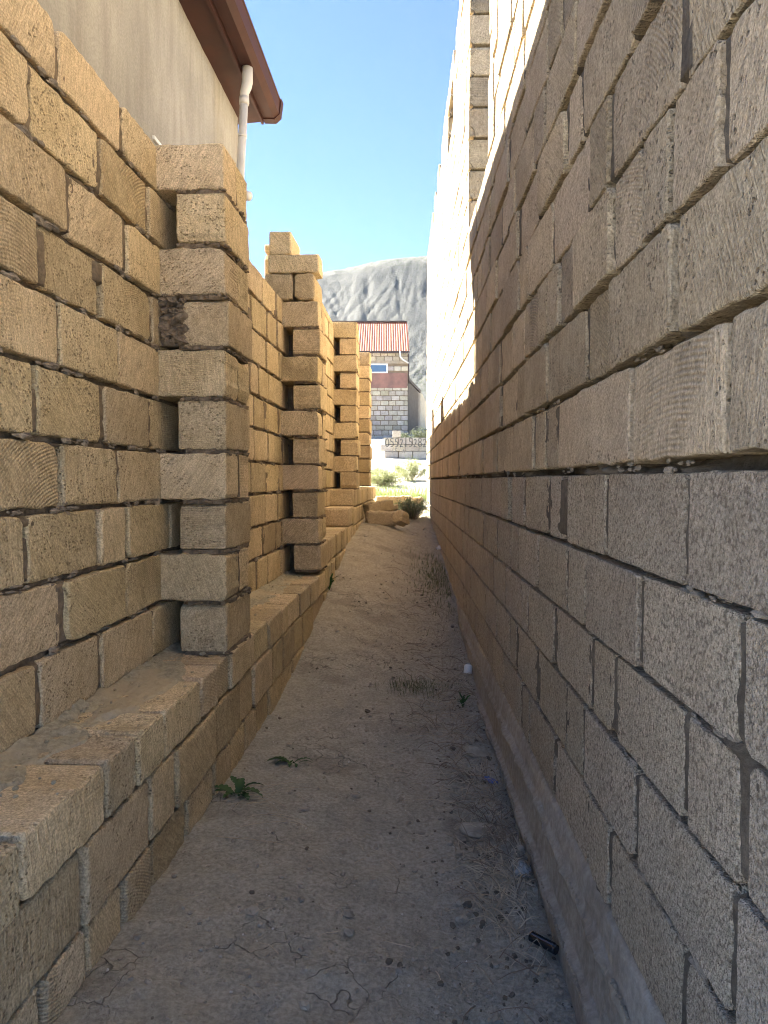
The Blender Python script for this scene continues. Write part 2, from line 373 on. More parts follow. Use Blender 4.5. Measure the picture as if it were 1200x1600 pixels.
rid = 1 - np.abs(fbm((HX + .35 * HD + 9 * fbm(HX * .03, HD * .03, 8, 3)) * .16, HD * .02, 55, 4, .55)) * 2.2
rid2 = 1 - np.abs(fbm((HX - .3 * HD + 6 * fbm(HX * .06, HD * .05, 18, 3)) * .45, HD * .05, 65, 3, .55)) * 2.2
face = np.clip(t / .12, 0, 1) * np.clip((.93 - t) / .15, 0, 1)
HZ = HZ - face * (.55 * np.clip(rid, 0, 1) ** 4 + .30 * np.clip(rid2, 0, 1) ** 3) + .28 * fbm(HX * .2, HD * .2, 77, 4)
HZ = HZ + np.clip(t - .8, 0, 1) * 2.2 * np.clip(fbm(HX * .6, HD * .6, 99, 2), 0, 1)
HZ[0, :] -= 6
hm = bigmesh('hill', np.stack([HX, HD, HZ + H], -1).reshape(-1, 3), gridquads(len(hd), len(hx)), hill_mat())
hill = add('hill', hm); tag(hill, kind='structure')

# ------------------------------------------------------------------ stone blocks
def block_vf(L, Hh, T, r, fine=True, wob=.003, chip=.35, ch=.006, jit=.0):
    """a sawn stone block: origin at the middle of the front face, front towards +y; worn rim, chipped corners"""
    a, b = L / 2, Hh / 2
    nseg = max(2, int(L / .03)) if fine else 2
    mseg = max(2, int(Hh / .03)) if fine else 1
    arc = 3 if fine else 2
    P = []
    for ci, (sx, sz) in enumerate(((1, 1), (-1, 1), (-1, -1), (1, -1))):
        rad = r.uniform(.004, .012)
        if r.random() < chip: rad = r.uniform(.012, .042)
        rad = min(rad, a * .5, b * .5); ra = rad * r.uniform(.6, 1.3); rb = rad * r.uniform(.6, 1.3)
        seq = []
        for k in range(arc):
            th = (k / (arc - 1)) * math.pi / 2
            seq.append((sx * (a - ra + ra * math.cos(th)), sz * (b - rb + rb * math.sin(th))))
        if ci in (1, 3): seq.reverse()
        P.append(seq)
    out = []
    for ci in range(4):
        out += P[ci]; p, q = P[ci][-1], P[(ci + 1) % 4][0]
        n = nseg if ci in (0, 2) else mseg
        for k in range(1, n):
            t = (k + r.uniform(-.2, .2)) / n; out.append((p[0] + (q[0] - p[0]) * t, p[1] + (q[1] - p[1]) * t))
    n = len(out)
    # occasional bite out of the rim
    bite = r.randrange(n) if r.random() < chip * 1.2 else None; bw = r.randint(1, 3); bd = r.uniform(.004, .014)
    ring = []
    for i, (x, z) in enumerate(out):
        x += r.gauss(0, wob * .55); z += r.gauss(0, wob * .7)
        k = 0
        if bite is not None:
            dd = min(abs(i - bite), n - abs(i - bite))
            if dd <= bw: k = bd * (1 - dd / (bw + 1))
        ring.append((x, z, k))
    V = []
    def lay(ins, y, noise, extra=1.0):
        for (x, z, k) in ring:
            f = ins * r.uniform(.6, 1.5) + k * extra
            V.append((x - math.copysign(min(f, abs(x) * .5), x) * min(1, abs(x) / a + .15) ** 3, y + r.uniform(-noise, noise),
                      z - math.copysign(min(f, abs(z) * .5), z) * min(1, abs(z) / b + .15) ** 3))
    if fine:
        lay(ch * 1.6, 0, .0008, 1.5); lay(ch * .55, -ch * .45, .001, .9); lay(0, -ch * 1.5, .001, .3)
    else:
        lay(ch * 1.2, 0, .0005, 1); lay(0, -ch, .0005, .3)
    lay(0, -T + ch, .001, 0); lay(ch, -T, .0005, 0)
    nl = len(V) // n; F = []
    for l in range(nl - 1):
        for i in range(n):
            j = (i + 1) % n; F.append((l * n + i, (l + 1) * n + i, (l + 1) * n + j, l * n + j))
    F.append(tuple(range(n))); F.append(tuple(range((nl - 1) * n + n - 1, (nl - 1) * n - 1, -1)))
    return V, F
def jitter(W, r, ang=.6, push=.004):
    return W @ Matrix.Translation((0, r.gauss(0, push), 0)) @ Matrix.Rotation(math.radians(r.gauss(0, ang)), 4, 'Y') @ Matrix.Rotation(math.radians(r.gauss(0, ang * .6)), 4, 'Z') @ Matrix.Rotation(math.radians(r.gauss(0, ang * .6)), 4, 'X')
class Blocks:
    """collects blocks; the ones that show largest become objects, the rest one joined part"""
    def __init__(s): s.items = []
    def add(s, W, L, Hh, T, mat, parent, seen=True, **kw): s.items.append((W, L, Hh, T, mat, parent, seen, kw))
    def build(s, most, rest_parent, rest_name, r):
        def score(it):
            p = project(it[0].translation)
            if p is None or not it[6]: return 0
            x, y, dep = p; m_ = 260 * min(1, 1.2 / dep) + 20
            if not (-m_ < x < 1200 + m_ and -m_ < y < 1600 + m_): return 0
            nrm = (it[0].to_3x3() @ Vector((0, 1, 0))); view = (co.location - it[0].translation).normalized()
            return it[1] * it[2] * abs(nrm.dot(view)) / dep ** 2 + 1e-9
        order = sorted(range(len(s.items)), key=lambda i: -score(s.items[i]))
        single = set(i for i in order[:most] if score(s.items[i]) > 0)
        rest = {}
        share = {}
        for i, it in enumerate(s.items):
            W, L, Hh, T, mat, parent, seen, kw = it; W = jitter(W, r, kw.get('ang', .6), kw.get('push', .004))
            p = project(W.translation); dep = p[2] if p else 9
            fine = dep < 6.5
            kk = dict(fine=fine, wob=kw.get('wob', .003), chip=kw.get('chip', .35), ch=kw.get('ch', .006))
            if i in single:
                if not fine:
                    key = (round(L, 2), round(Hh, 2), round(T, 2), mat.name, r.randrange(3))
                    me = share.get(key)
                    if me is None: me = share[key] = mesh('brick', *block_vf(L, Hh, T, r, **kk), mat)
                else: me = mesh('brick', *block_vf(L, Hh, T, r, **kk), mat)
                add('brick', me, parent, W)
            else:
                kk['fine'] = fine and dep < 3
                V, F = block_vf(L, Hh, T, r, **kk); g = rest.setdefault(mat.name, ([], [], mat))
                b = len(g[0]); g[0].extend(tuple(W @ Vector(v)) for v in V); g[1].extend(tuple(q + b for q in f) for f in F)
        for nme, (V, F, mat) in rest.items():
            me = mesh(rest_name, [tuple(Vector(v) - WORLD[rest_parent.name].translation) for v in V], F, mat)
            tag(add(rest_name, me, rest_parent, WORLD[rest_parent.name].copy()), kind='stuff')

def rock_vf(r, s, n=5, flat=.7):
    V = []; F = []; m_ = 4
    for i in range(1, m_):
        th = math.pi * i / m_
        for j in range(n):
            ph = 2 * math.pi * (j + .5 * i) / n; q = s * r.uniform(.7, 1.25)
            V.append((q * math.sin(th) * math.cos(ph), q * math.sin(th) * math.sin(ph), q * flat * math.cos(th)))
    V += [(0, 0, s * flat), (0, 0, -s * flat)]; t_, b_ = len(V) - 2, len(V) - 1
    for j in range(n):
        k = (j + 1) % n; F.append((t_, j, k)); F.append((b_, (m_ - 2) * n + k, (m_ - 2) * n + j))
        for i in range(m_ - 2): F.append((i * n + j, (i + 1) * n + j, (i + 1) * n + k, i * n + k))
    return V, F
def placed(vf, p, rot=None, sc=1.0):
    R3 = rot or Matrix.Identity(3); p = Vector(p); return [tuple(p + R3 @ (Vector(v) * sc)) for v in vf[0]], vf[1]
def rrot(r): return Matrix.Rotation(r.uniform(0, 6.28), 3, 'Z') @ Matrix.Rotation(r.uniform(-.5, .5), 3, 'X')
# ------------------------------------------------------------------ right house wall
RW = empty('house_wall', (rx(3), 3, H - 1.3), 'tall beige stone block wall of an unfinished house, along the right side of the alley', 'wall')
ZR = {-5: -.944, -4: -.751, -3: -.556, -2: -.366, -1: -.173, 0: .024, 1: .232, 2: .435, 3: .637, 4: .849}
for k in range(5, 20): ZR[k] = .849 + .2 * (k - 4)
RJ = {-5: [1.155, 1.574, 1.754, 2.149, 2.568, 2.731, 3.206, 3.583, 3.792, 4.258],
 -4: [0.986, 1.4, 1.816, 2.003, 2.432, 2.862, 3.028, 3.45, 3.887],
 -3: [1.165, 1.556, 1.736, 2.158, 2.612, 2.75, 3.166, 3.577, 3.757, 4.176, 4.636],
 -2: [0.98, 1.39, 1.799, 2.005, 2.42, 2.834, 3.03, 3.446, 3.849, 4.026, 4.469, 4.883],
 -1: [1.174, 1.627, 2.02, 2.098, 2.26, 2.698, 2.99, 3.092, 3.305, 3.684, 4.13, 4.761, 5.1, 5.68],
 0: [1.024, 1.442, 1.875, 2.145, 2.329, 2.516, 2.981, 3.443, 3.582, 4.015, 4.49, 4.859, 5.28, 5.691, 6.336],
 1: [1.219, 1.614, 1.808, 2.265, 2.69, 2.878, 3.346, 3.908, 4.426, 4.826],
 2: [1.061, 1.254, 1.408, 1.592, 1.934, 2.115, 2.289, 2.444, 2.7, 3.017, 3.366, 3.78, 4.129, 4.311, 4.75],
 3: [1.227, 1.625, 1.791, 2.233, 2.644, 2.823, 3.24, 3.712],
 4: [1.479, 1.883, 2.062, 2.47]}
RK_TOP, R_END = 17, 12.3
OPEN = [(3.86, 4.93, 8, 18), (6.40, 7.10, 15, 16)]       # d0, d1, first course, last course
def hole(d0, d1, k):
    for a, b, k0, k1 in OPEN:
        if k0 <= k <= k1 and d1 > a and d0 < b: return (a, b)
    return None
B = Blocks(); r_ = random.Random(11); ROWJ = {}
for k in range(-5, RK_TOP + 1):
    js = list(RJ.get(k, [])); lo = js[0] if js else r_.uniform(.9, 1.2)
    while lo > .85: lo -= r_.choice([.41, .41, .2]); js.insert(0, lo)
    hi = js[-1]
    while hi < R_END - .1: hi += r_.choice([.41, .41, .41, .2, .2, .3]); js.append(min(hi, R_END) if hi > R_END - .12 else hi)
    cuts = []
    for a, b, k0, k1 in OPEN:
        if k0 <= k <= k1: js = [j for j in js if not (a - .07 < j < b + .07)] + [a, b]; cuts.append((a, b))
    js = sorted(set(js)); ROWJ[k] = js
    for a, b in zip(js, js[1:]):
        if b - a < .03 or any(a >= c - .001 and b <= e + .001 for c, e in cuts): continue
        if k == -1 and abs(a - 2.99) < .01: continue                     # block missing from the course
        if k == RK_TOP and (b > 6.3 and r_.random() < .25): continue
        gj = .024 * r_.uniform(.75, 1.25)
        bed = .007 if k < 0 else .010
        zt = ZR[k + 1] - bed; zb = ZR[k] + bed * .8
        if k == 0: zb += .006
        if k == -1: zt -= .004
        if k == -1 and abs(a - 2.02) < .01:                               # mortar-filled gap
            continue
        mat = M['grey'] if k < 0 else M['beige']; fadj = min(1, max(.3, 2.6 / a if a > 0 else 1))
        T = .19; off = 0.004 if k >= 0 else 0.0
        B.add(frame_right((a + b) / 2, (zt + zb) / 2, off), b - a - gj, zt - zb, T, mat, RW, True,
              wob=.0011 if k < 0 else .0024, chip=.14 if k < 0 else .22, ch=.0014 if k < 0 else .0028, ang=(.25 if k < 0 else .5) * fadj, push=(.0020 if k < 0 else .0045) * fadj)
B.build(300, RW, 'far_bricks', r_)
# mortar sheet in the joints
def logsteps(a, b, k, mn, mx):
    o = [a]
    while o[-1] < b: o.append(o[-1] + min(mx, max(mn, k * o[-1])))
    o[-1] = b; return np.array(o)
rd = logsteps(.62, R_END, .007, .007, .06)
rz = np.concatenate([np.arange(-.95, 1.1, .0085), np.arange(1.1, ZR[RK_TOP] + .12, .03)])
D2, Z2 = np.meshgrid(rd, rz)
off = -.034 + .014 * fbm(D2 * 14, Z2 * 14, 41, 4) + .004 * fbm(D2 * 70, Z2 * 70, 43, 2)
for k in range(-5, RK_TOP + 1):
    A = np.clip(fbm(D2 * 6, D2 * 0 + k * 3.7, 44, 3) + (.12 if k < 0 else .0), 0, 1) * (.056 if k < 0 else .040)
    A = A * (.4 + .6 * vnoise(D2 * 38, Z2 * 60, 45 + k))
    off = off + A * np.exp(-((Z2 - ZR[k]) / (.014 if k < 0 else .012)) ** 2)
fillv = -.0035 + .005 * fbm(D2 * 30, Z2 * 30, 46, 3)  # near-flush dark fill in place of shaded, recessed upright joints
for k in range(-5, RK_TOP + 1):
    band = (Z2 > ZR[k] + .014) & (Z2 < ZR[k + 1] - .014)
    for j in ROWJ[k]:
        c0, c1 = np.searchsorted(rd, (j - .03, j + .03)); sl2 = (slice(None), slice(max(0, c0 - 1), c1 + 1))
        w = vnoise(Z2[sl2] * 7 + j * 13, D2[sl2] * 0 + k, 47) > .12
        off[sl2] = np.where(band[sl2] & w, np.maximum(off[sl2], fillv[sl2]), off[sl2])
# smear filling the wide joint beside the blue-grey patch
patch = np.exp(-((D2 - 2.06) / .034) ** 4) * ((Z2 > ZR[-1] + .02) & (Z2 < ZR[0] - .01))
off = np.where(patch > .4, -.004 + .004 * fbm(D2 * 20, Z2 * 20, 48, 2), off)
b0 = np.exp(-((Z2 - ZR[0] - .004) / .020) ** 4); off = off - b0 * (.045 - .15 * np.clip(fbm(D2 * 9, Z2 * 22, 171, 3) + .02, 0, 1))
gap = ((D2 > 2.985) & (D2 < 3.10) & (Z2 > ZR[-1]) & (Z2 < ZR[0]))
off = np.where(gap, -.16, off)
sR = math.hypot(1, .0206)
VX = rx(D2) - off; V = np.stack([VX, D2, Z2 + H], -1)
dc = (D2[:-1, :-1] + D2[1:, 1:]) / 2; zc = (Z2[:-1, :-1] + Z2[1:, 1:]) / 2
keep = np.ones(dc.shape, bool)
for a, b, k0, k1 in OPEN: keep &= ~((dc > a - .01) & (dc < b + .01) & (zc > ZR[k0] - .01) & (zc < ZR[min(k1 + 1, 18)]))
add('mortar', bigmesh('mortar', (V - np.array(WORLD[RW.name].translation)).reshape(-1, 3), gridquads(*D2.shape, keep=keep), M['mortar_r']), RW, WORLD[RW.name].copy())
parts = []; r = random.Random(51); rocks = [rock_vf(r, 1.0, r.choice([5, 6, 7]), r.uniform(.5, .9)) for _ in range(14)]
bR_ = WORLD[RW.name].translation
for k in range(-4, 2):
    dd = .8
    while dd < 6:
        run = r.uniform(.03, .22)
        if fbm(np.array([dd * 2.3]), np.array([k * 5.1]), 301, 2)[0] > -.05:
            for _ in range(int(run * (110 if k < 0 else 50))):
                q = dd + r.random() * run; sz = r.lognormvariate(math.log(.0042), .45)
                W_ = frame_right(q, ZR[k] + r.gauss(.0, .005), -.003)
                R3 = W_.to_3x3() @ Matrix.Diagonal((2.2, .8, 1.0)); p = W_.translation - bR_
                rk = r.choice(rocks); parts.append(([tuple(p + R3 @ (Vector(v) * min(sz, .010))) for v in rk[0]], rk[1]))
        dd += run + r.uniform(.02, .25)
tag(add('mortar_smears', mesh('mortar_smears', *join(parts), M['mortar_pale']), RW, WORLD[RW.name].copy()), kind='stuff')
# cast foundation under the blocks: profile swept along the wall (out of the face, height)
prof = [(-.16, -.945), (-.012, -.948), (.000, -.962), (.004, -1.00), (.006, -1.035), (.020, -1.050), (.018, -1.066), (.012, -1.08), (.014, -1.13), (.018, -1.185), (.034, -1.195), (.040, -1.212), (.030, -1.228), (.030, -1.30), (.032, -1.42)]
pr = []
for a, b in zip(prof, prof[1:]):
    n = max(1, int(math.hypot(b[0] - a[0], b[1] - a[1]) / .012))
    for i in range(n): pr.append((a[0] + (b[0] - a[0]) * i / n, a[1] + (b[1] - a[1]) * i / n))
pr.append(prof[-1]); po = np.array([p[0] for p in pr]); pz = np.array([p[1] for p in pr])
fd = logsteps(.6, R_END, .008, .008, .06)
O2, D2 = np.meshgrid(po, fd); Z2 = np.meshgrid(pz, fd)[0]
lip = np.exp(-((Z2 + 1.20) / .018) ** 2) + np.exp(-((Z2 + 1.052) / .016) ** 2)
on = O2 + .004 * fbm(D2 * 5, Z2 * 9, 61, 3) + .003 * fbm(D2 * 40, Z2 * 40, 62, 3) + lip * .014 * (fbm(D2 * 17, Z2 * 20, 63, 3))
on = on + np.exp(-((Z2 + 1.03) / .03) ** 2) * .010 * np.clip(fbm(D2 * 22, Z2 * 22, 64, 3), 0, 1)
zn = Z2 + lip * .006 * fbm(D2 * 13, Z2 * 0, 66, 3) + np.exp(-((Z2 + 1.052) / .02) ** 2) * .02 * fbm(D2 * 1.7, Z2 * 0, 67, 3)
V = np.stack([rx(D2) - on, D2, zn + H], -1) - np.array(WORLD[RW.name].translation)
found = add('foundation', bigmesh('foundation', V.reshape(-1, 3), gridquads(*D2.shape), M['concrete']), RW, WORLD[RW.name].copy())
# pale rough crumbs along the two formwork seams
parts = []; r = random.Random(5)
rocks = [rock_vf(r, 1.0, r.choice([5, 6, 7]), r.uniform(.5, .9)) for _ in range(14)]
base = WORLD[RW.name].translation
for i in range(2600):
    dd = .8 + 7 * r.random() ** 1.6
    zz, oo = ((-1.198, .036) if r.random() < .62 else (-1.05 + .012 * math.sin(dd * 5), .016))
    if zz > -1.1 and fbm(np.array([dd * 3.]), np.array([0.]), 88, 2)[0] < -.1: continue
    p = Vector((rx(dd) - oo, dd, zz + H + r.gauss(0, .003))) - base
    parts.append(placed(r.choice(rocks), p, rrot(r), r.uniform(.0018, .0048)))
tag(add('seam_crumbs', mesh('seam_crumbs', *join(parts), M['mortar_pale']), found, WORLD[RW.name].copy()), kind='stuff')

# ------------------------------------------------------------------ left boundary wall with piers and plinth
LW = empty('boundary_wall', (lx(3), 3, H - 1.2), 'yellow limestone block wall with stepped piers and a ledge, along the left of the alley', 'wall')
ZL = {k: .115 + .2 * k for k in range(-8, 12)}
ZL.update({-4: -.686, -3: -.483, -2: -.282, -1: -.083, 0: .115, 1: .319, 2: .518, 3: .711, 4: .911, 5: 1.114, 6: 1.303})
LJ = {-4: [1.969, 2.345, 2.782, 3.18], -3: [2.116, 2.547, 2.946], -2: [1.93, 2.351, 2.555, 2.98, 3.2], -1: [2.124, 2.499, 2.939], 0: [1.983, 2.393, 2.798, 3.2],
 1: [2.11, 2.518, 2.939], 2: [2.018, 2.404, 2.825, 2.94], 3: [2.18, 2.591, 2.97], 4: [1.991, 2.404, 2.795, 3.19], 5: [2.143, 2.574, 2.98]}
B = Blocks(); r_ = random.Random(23); LROWJ = {}
for k in range(-8, 9):
    js = list(LJ.get(k, [])) if k in LJ else ([5.62] if k > 5 else [2.0])
    lo = js[0]
    if k <= 5:
        while lo > 1.3: lo -= r_.choice([.41, .41, .39]); js.insert(0, lo)
    hi = js[-1]; end = 11.6
    while hi < end: hi += r_.choice([.41, .41, .3, .2, .41]); js.append(hi)
    LROWJ[k] = js
    for a, b in zip(js, js[1:]):
        mid = (a + b) / 2
        if k < -4 and mid < 5.4: continue
        if k >= 8 and mid > 11: continue
        if k > 5 and a < 5.6: continue
        zb, zt = ZL[k] + .009, ZL[k + 1] - .010
        if k == 8: zt = ZL[k] + .07
        seen = k >= -4 and (mid < 3.25 or 4.0 < mid < 5.55 or 6.5 < mid < 8.6)
        wide = r_.random() < .3 and mid < 5
        B.add(frame_left(mid, (zb + zt) / 2), b - a - (.034 if wide else .020), zt - zb, .19, M['yellow'], LW, seen, wob=.0026, chip=.34, ch=.0038, ang=.6, push=.004)
wallB = B
# piers
PIERS = [(2.895, [ZL[k] for k in range(-4, 7)]), (5.30, [-.655 + .1935 * i for i in range(11)]), (8.42, [-.095 + .19 * i for i in range(11)]), (10.5, [-.075 + .19 * i for i in range(11)])]
def mortar_slab(x0, x1, y0, y1, z, th, r, n=9, out=.006):
    """lumpy bed of mortar, local coordinates"""
    V = []; F = []; N = 4 * n; per = []
    for i in range(N):
        s, t = divmod(i, n); t /= n
        c = [(x0 + (x1 - x0) * t, y0), (x1, y0 + (y1 - y0) * t), (x1 - (x1 - x0) * t, y1), (x0, y1 - (y1 - y0) * t)][s]
        g = r.gauss(-.008, out); nx, ny = [(0, -1), (1, 0), (0, 1), (-1, 0)][s]
        per.append((c[0] + nx * g, c[1] + ny * g))
    for zz in (z - th / 2, z, z + th / 2):
        for (x, y) in per: V.append((x + r.gauss(0, .0015), y + r.gauss(0, .0015), zz + r.gauss(0, .001)))
    for l in range(2):
        for i in range(N): j = (i + 1) % N; F.append((l * N + i, l * N + j, (l + 1) * N + j, (l + 1) * N + i))
    F.append(tuple(range(N - 1, -1, -1))); F.append(tuple(range(2 * N, 3 * N)))
    return V, F
def blobs(r, pts, smin, smax): return [placed(r.choice(rocks), p, rrot(r), r.uniform(smin, smax)) for p in pts]
for pi, (pd, zs) in enumerate(PIERS):
    s = lslope(pd); n = math.hypot(1, s); U = Vector((s / n, 1 / n, 0)); N = Vector((1 / n, -s / n, 0))
    P0 = Vector((lx(pd), pd, H + zs[0]))
    Wp = Matrix(((N.x, U.x, 0, P0.x), (N.y, U.y, 0, P0.y), (0, 0, 1, P0.z), (0, 0, 0, 1)))   # x out of the wall, y along it, z up
    parts = []
    for i, z in enumerate(zs[:-1]):
        x0, x1 = .0, .262
        parts.append(mortar_slab(.085, x1 - .002, .004, .385, z - zs[0], .017, r_))
        q = []
        for _ in range(5 if pi < 2 else 0): q.append((r_.uniform(.08, .27), r_.uniform(-.004, .006), z - zs[0] + r_.uniform(-.006, .006)))
        for _ in range(7 if pi < 2 else 0): q.append((r_.uniform(.256, .266), r_.uniform(.02, .38), z - zs[0] + r_.uniform(-.008, .006)))
        parts += blobs(r_, q, .006, .014)
        if i % 2 == 0:      # rubble and mortar closing the back of the cavity
            parts.append(boxvf(-.03, .077, .25, .385, z - zs[0] + .004, zs[i + 1] - zs[0] - .004))
            parts += blobs(r_, [(r_.uniform(.0, .07), .25 + r_.uniform(-.01, .01), r_.uniform(z, zs[i + 1]) - zs[0]) for _ in range(8)], .010, .022)
        if i % 2 == 1:      # mortar between the two header blocks
            parts.append(mortar_slab(.02, .262, .185, .203, z - zs[0] + .10, .17, r_, 6, .005))
    if pi == 0:             # mortar-filled cavity on the third course from the top
        z = zs[7] - zs[0]
        V, F = boxvf(0.0, .085, .02, .3, zs[6] - zs[0] + .01, zs[7] - zs[0] - .01)
        parts.append((V, F))
        for _ in range(60): parts += blobs(r_, [(r_.uniform(.0, .10), r_.uniform(.0, .02), r_.uniform(zs[6] - zs[0] + .02, z + .005))], .010, .028)
    pv, pf = join(parts)
    P = add('pier', mesh('pier', pv, pf, M['mortar_l']), LW, Wp)
    P['label'] = ['nearest stepped pier of the left wall', 'second pier, with loose blocks on top', 'third pier of the left wall', 'farthest pier of the left wall'][pi]
    nb = len(zs) - 1
    BP = Blocks()
    for i in range(nb):
        zb, zt = zs[i] + .009, zs[i + 1] - .009
        if pi == 2 or pi == 3: zb -= .004
        zm = (zb + zt) / 2; kw = dict(wob=.0028, chip=.34, ch=.0045, ang=.7, push=.004)
        if i % 2 == 0:      # stretcher standing clear of the wall
            off = .262 + r_.gauss(0, .004); gapw = .072
            if pi == 0 and i == 6: gapw = .09
            BP.add(frame_left(pd + .2, zm, off), .395, zt - zb, off - gapw, M['yellow'], P, True, **kw)
        else:               # two headers bonded into the wall
            BP.add(frame_pier(pd + r_.gauss(.0, .003), .262 - .19, zm), .38, zt - zb, .185, M['yellow'], P, True, **kw)
            BP.add(frame_pier(pd + .204, .262 - .19 - r_.uniform(0, .008), zm), .38, zt - zb, .185, M['yellow'], P, True, **kw)
    if pi == 1:
        e = zs[-1]
        BP.add(frame_pier(pd - .01, -.02, e + .098), .20, .178, .30, M['yellow'], P, True, chip=.6, wob=.004, ch=.01, ang=2.5)
        BP.add(frame_pier(pd + .0, .165, e + .098), .145, .180, .38, M['yellow'], P, True, chip=.5, wob=.004, ch=.008)
        BP.add(frame_pier(pd + .0, .085, e + .198 + .062), .365, .128, .19, M['yellow'], P, True, chip=.4, wob=.003, ch=.008)
        BP.add(frame_pier(pd + .02, -.015, e + .198 + .130 + .085), .155, .168, .39, M['yellow'], P, True, chip=.4, wob=.003, ch=.008)
    BP.build(60, P, 'bricks', r_)
# plinth
LEV = [(.6, 5.63, -.686), (5.63, 7.42, -.46), (7.42, 8.05, -.27), (8.05, 11.9, -.095)]
PJ = {0: [1.413, 1.794, 1.983, 2.194, 2.552, 2.749, 2.929, 3.344, 3.642, 3.946, 4.126, 4.52, 4.887, 5.25, 5.62],
      1: [1.69, 2.089, 2.295, 2.726, 3.095, 3.338, 3.743, 4.011, 4.34, 4.631, 5.03, 5.62], 2: [1.515, 1.714, 1.914, 2.108, 2.421, 2.72, 2.966, 3.212, 3.422, 3.676, 4.0, 4.3, 4.7, 5.1, 5.62]}
PR = [-.686, -.845, -1.05, -1.26]
# dusty mortar bed over the ledge, thinning out towards the front edge
parts = []
lv = np.concatenate([logsteps(.9, 5.62, .006, .006, .03)]); oo = np.linspace(-.01, .257, 42)
OO, DD2 = np.meshgrid(oo, lv)
edge = .135 + .085 * fbm(DD2 * 3.1, OO * 0, 71, 3) + .012 * fbm(DD2 * 22, OO * 3, 72, 2)
zz = -.690 + .009 * fbm(DD2 * 5, OO * 5, 73, 4) + .009 * fbm(DD2 * 24, OO * 24, 74, 3) + .005 * fbm(DD2 * 70, OO * 70, 76, 2) + .012 * np.clip(fbm(DD2 * 15, OO * 15, 75, 2) - .15, 0, 1) * 2 + .012 * np.clip((.05 - OO) / .05, 0, 1) + .002
zz = zz - np.clip((OO - edge) / .03, 0, 1) * .03 - np.clip((OO - .235) / .02, 0, 1) * .03
sl_ = np.where(DD2 < 5.4, .0617, .0505); xx = np.where(DD2 < 5.4, -1.057 + .0617 * DD2, -.7238 + .0505 * (DD2 - 5.4)) + OO
b3 = np.array(WORLD[LW.name].translation)
PL = add('plinth', bigmesh('plinth', (np.stack([xx, DD2, zz + H], -1) - b3).reshape(-1, 3), gridquads(*DD2.shape), M['dust']), LW, WORLD[LW.name].copy())
r = random.Random(77); parts = []
for _ in range(320):
    q = 1.1 + 4.4 * r.random() ** 1.3; o_ = min(.25, abs(r.gauss(.0, .12))); sz = r.lognormvariate(math.log(.0028), .5)
    W_ = frame_left(q, -.683 + .003, o_); parts.append(placed(r.choice(rocks), W_.translation - WORLD[LW.name].translation, rrot(r), min(sz, .016)))
tag(add('ledge_crumbs', mesh('ledge_crumbs', *join(parts), M['dust']), PL, WORLD[LW.name].copy()), kind='stuff')
PL['label'] = 'dusty mortar-topped ledge at the foot of the left wall'
BP = Blocks(); r_ = random.Random(31)
for row in range(3):
    js = list(PJ[row]); lo = js[0]
    while lo > .8: lo -= r_.choice([.39, .41, .2]); js.insert(0, lo)
    for a, b in zip(js, js[1:]):
        zt, zb = PR[row] - .006, PR[row + 1] + .008; mat = M['yellow'] if row == 0 else M['brown']
        offp = .264 + (-.006 * row) + r_.gauss(0, .004)
        BP.add(frame_left((a + b) / 2, (zt + zb) / 2, offp), b - a - .017, zt - zb, .27, mat, PL, True, wob=.0028, chip=.34, ch=.0055, ang=.6, push=.003)
for (a0, b0, lev) in LEV[1:]:
    z = lev; row = 0
    while z > -1.0:
        a = a0 - (.0 if row == 0 else .02)
        while a < b0 - .05:
            b = min(b0, a + r_.choice([.2, .2, .2, .39])); b = b0 if b0 - b < .08 else b
            BP.add(frame_left((a + b) / 2, z - .1, .258 + r_.gauss(0, .004)), b - a - .010, .185, .27, M['yellow'], PL, z > -.75, wob=.003, chip=.4, ch=.008)
            a = b
        z -= .2; row += 1
BP.build(140, PL, 'ledge_bricks', r_)
wallB.build(150, LW, 'wall_bricks', r_)
# mortar in the joints of the boundary wall
md = logsteps(.85, 5.7, .006, .007, .03); mz = np.arange(-.69, 1.29, .0085)
D2, Z2 = np.meshgrid(md, mz)
off = -.030 + .014 * fbm(D2 * 13, Z2 * 13, 141, 4) + .005 * fbm(D2 * 60, Z2 * 60, 143, 2)
for k in range(-4, 7):
    A = np.clip(fbm(D2 * 7, D2 * 0 + k * 2.9, 144, 3) + .02, 0, 1) * .048 * (.35 + .65 * vnoise(D2 * 42, Z2 * 55, 145 + k))
    off = off + A * np.exp(-((Z2 - ZL[k]) / .013) ** 2)
fillv = -.007 + .008 * fbm(D2 * 26, Z2 * 26, 152, 3)
for k in range(-4, 6):
    band = (Z2 > ZL[k] + .013) & (Z2 < ZL[k + 1] - .013)
    for j in LROWJ[k]:
        c0, c1 = np.searchsorted(md, (j - .032, j + .032)); sl2 = (slice(None), slice(max(0, c0 - 1), c1 + 1))
        w = vnoise(Z2[sl2] * 8 + j * 13, D2[sl2] * 0 + k, 153) > .2
        off[sl2] = np.where(band[sl2] & w, np.maximum(off[sl2], fillv[sl2]), off[sl2])
xx = np.where(D2 < 5.4, -1.057 + .0617 * D2, -.7238 + .0505 * (D2 - 5.4)) + off
add('mortar', bigmesh('mortar', (np.stack([xx, D2, Z2 + H], -1) - b3).reshape(-1, 3), gridquads(*D2.shape), M['mortar_l']), LW, WORLD[LW.name].copy())
parts = []; r = random.Random(61); bL_ = WORLD[LW.name].translation
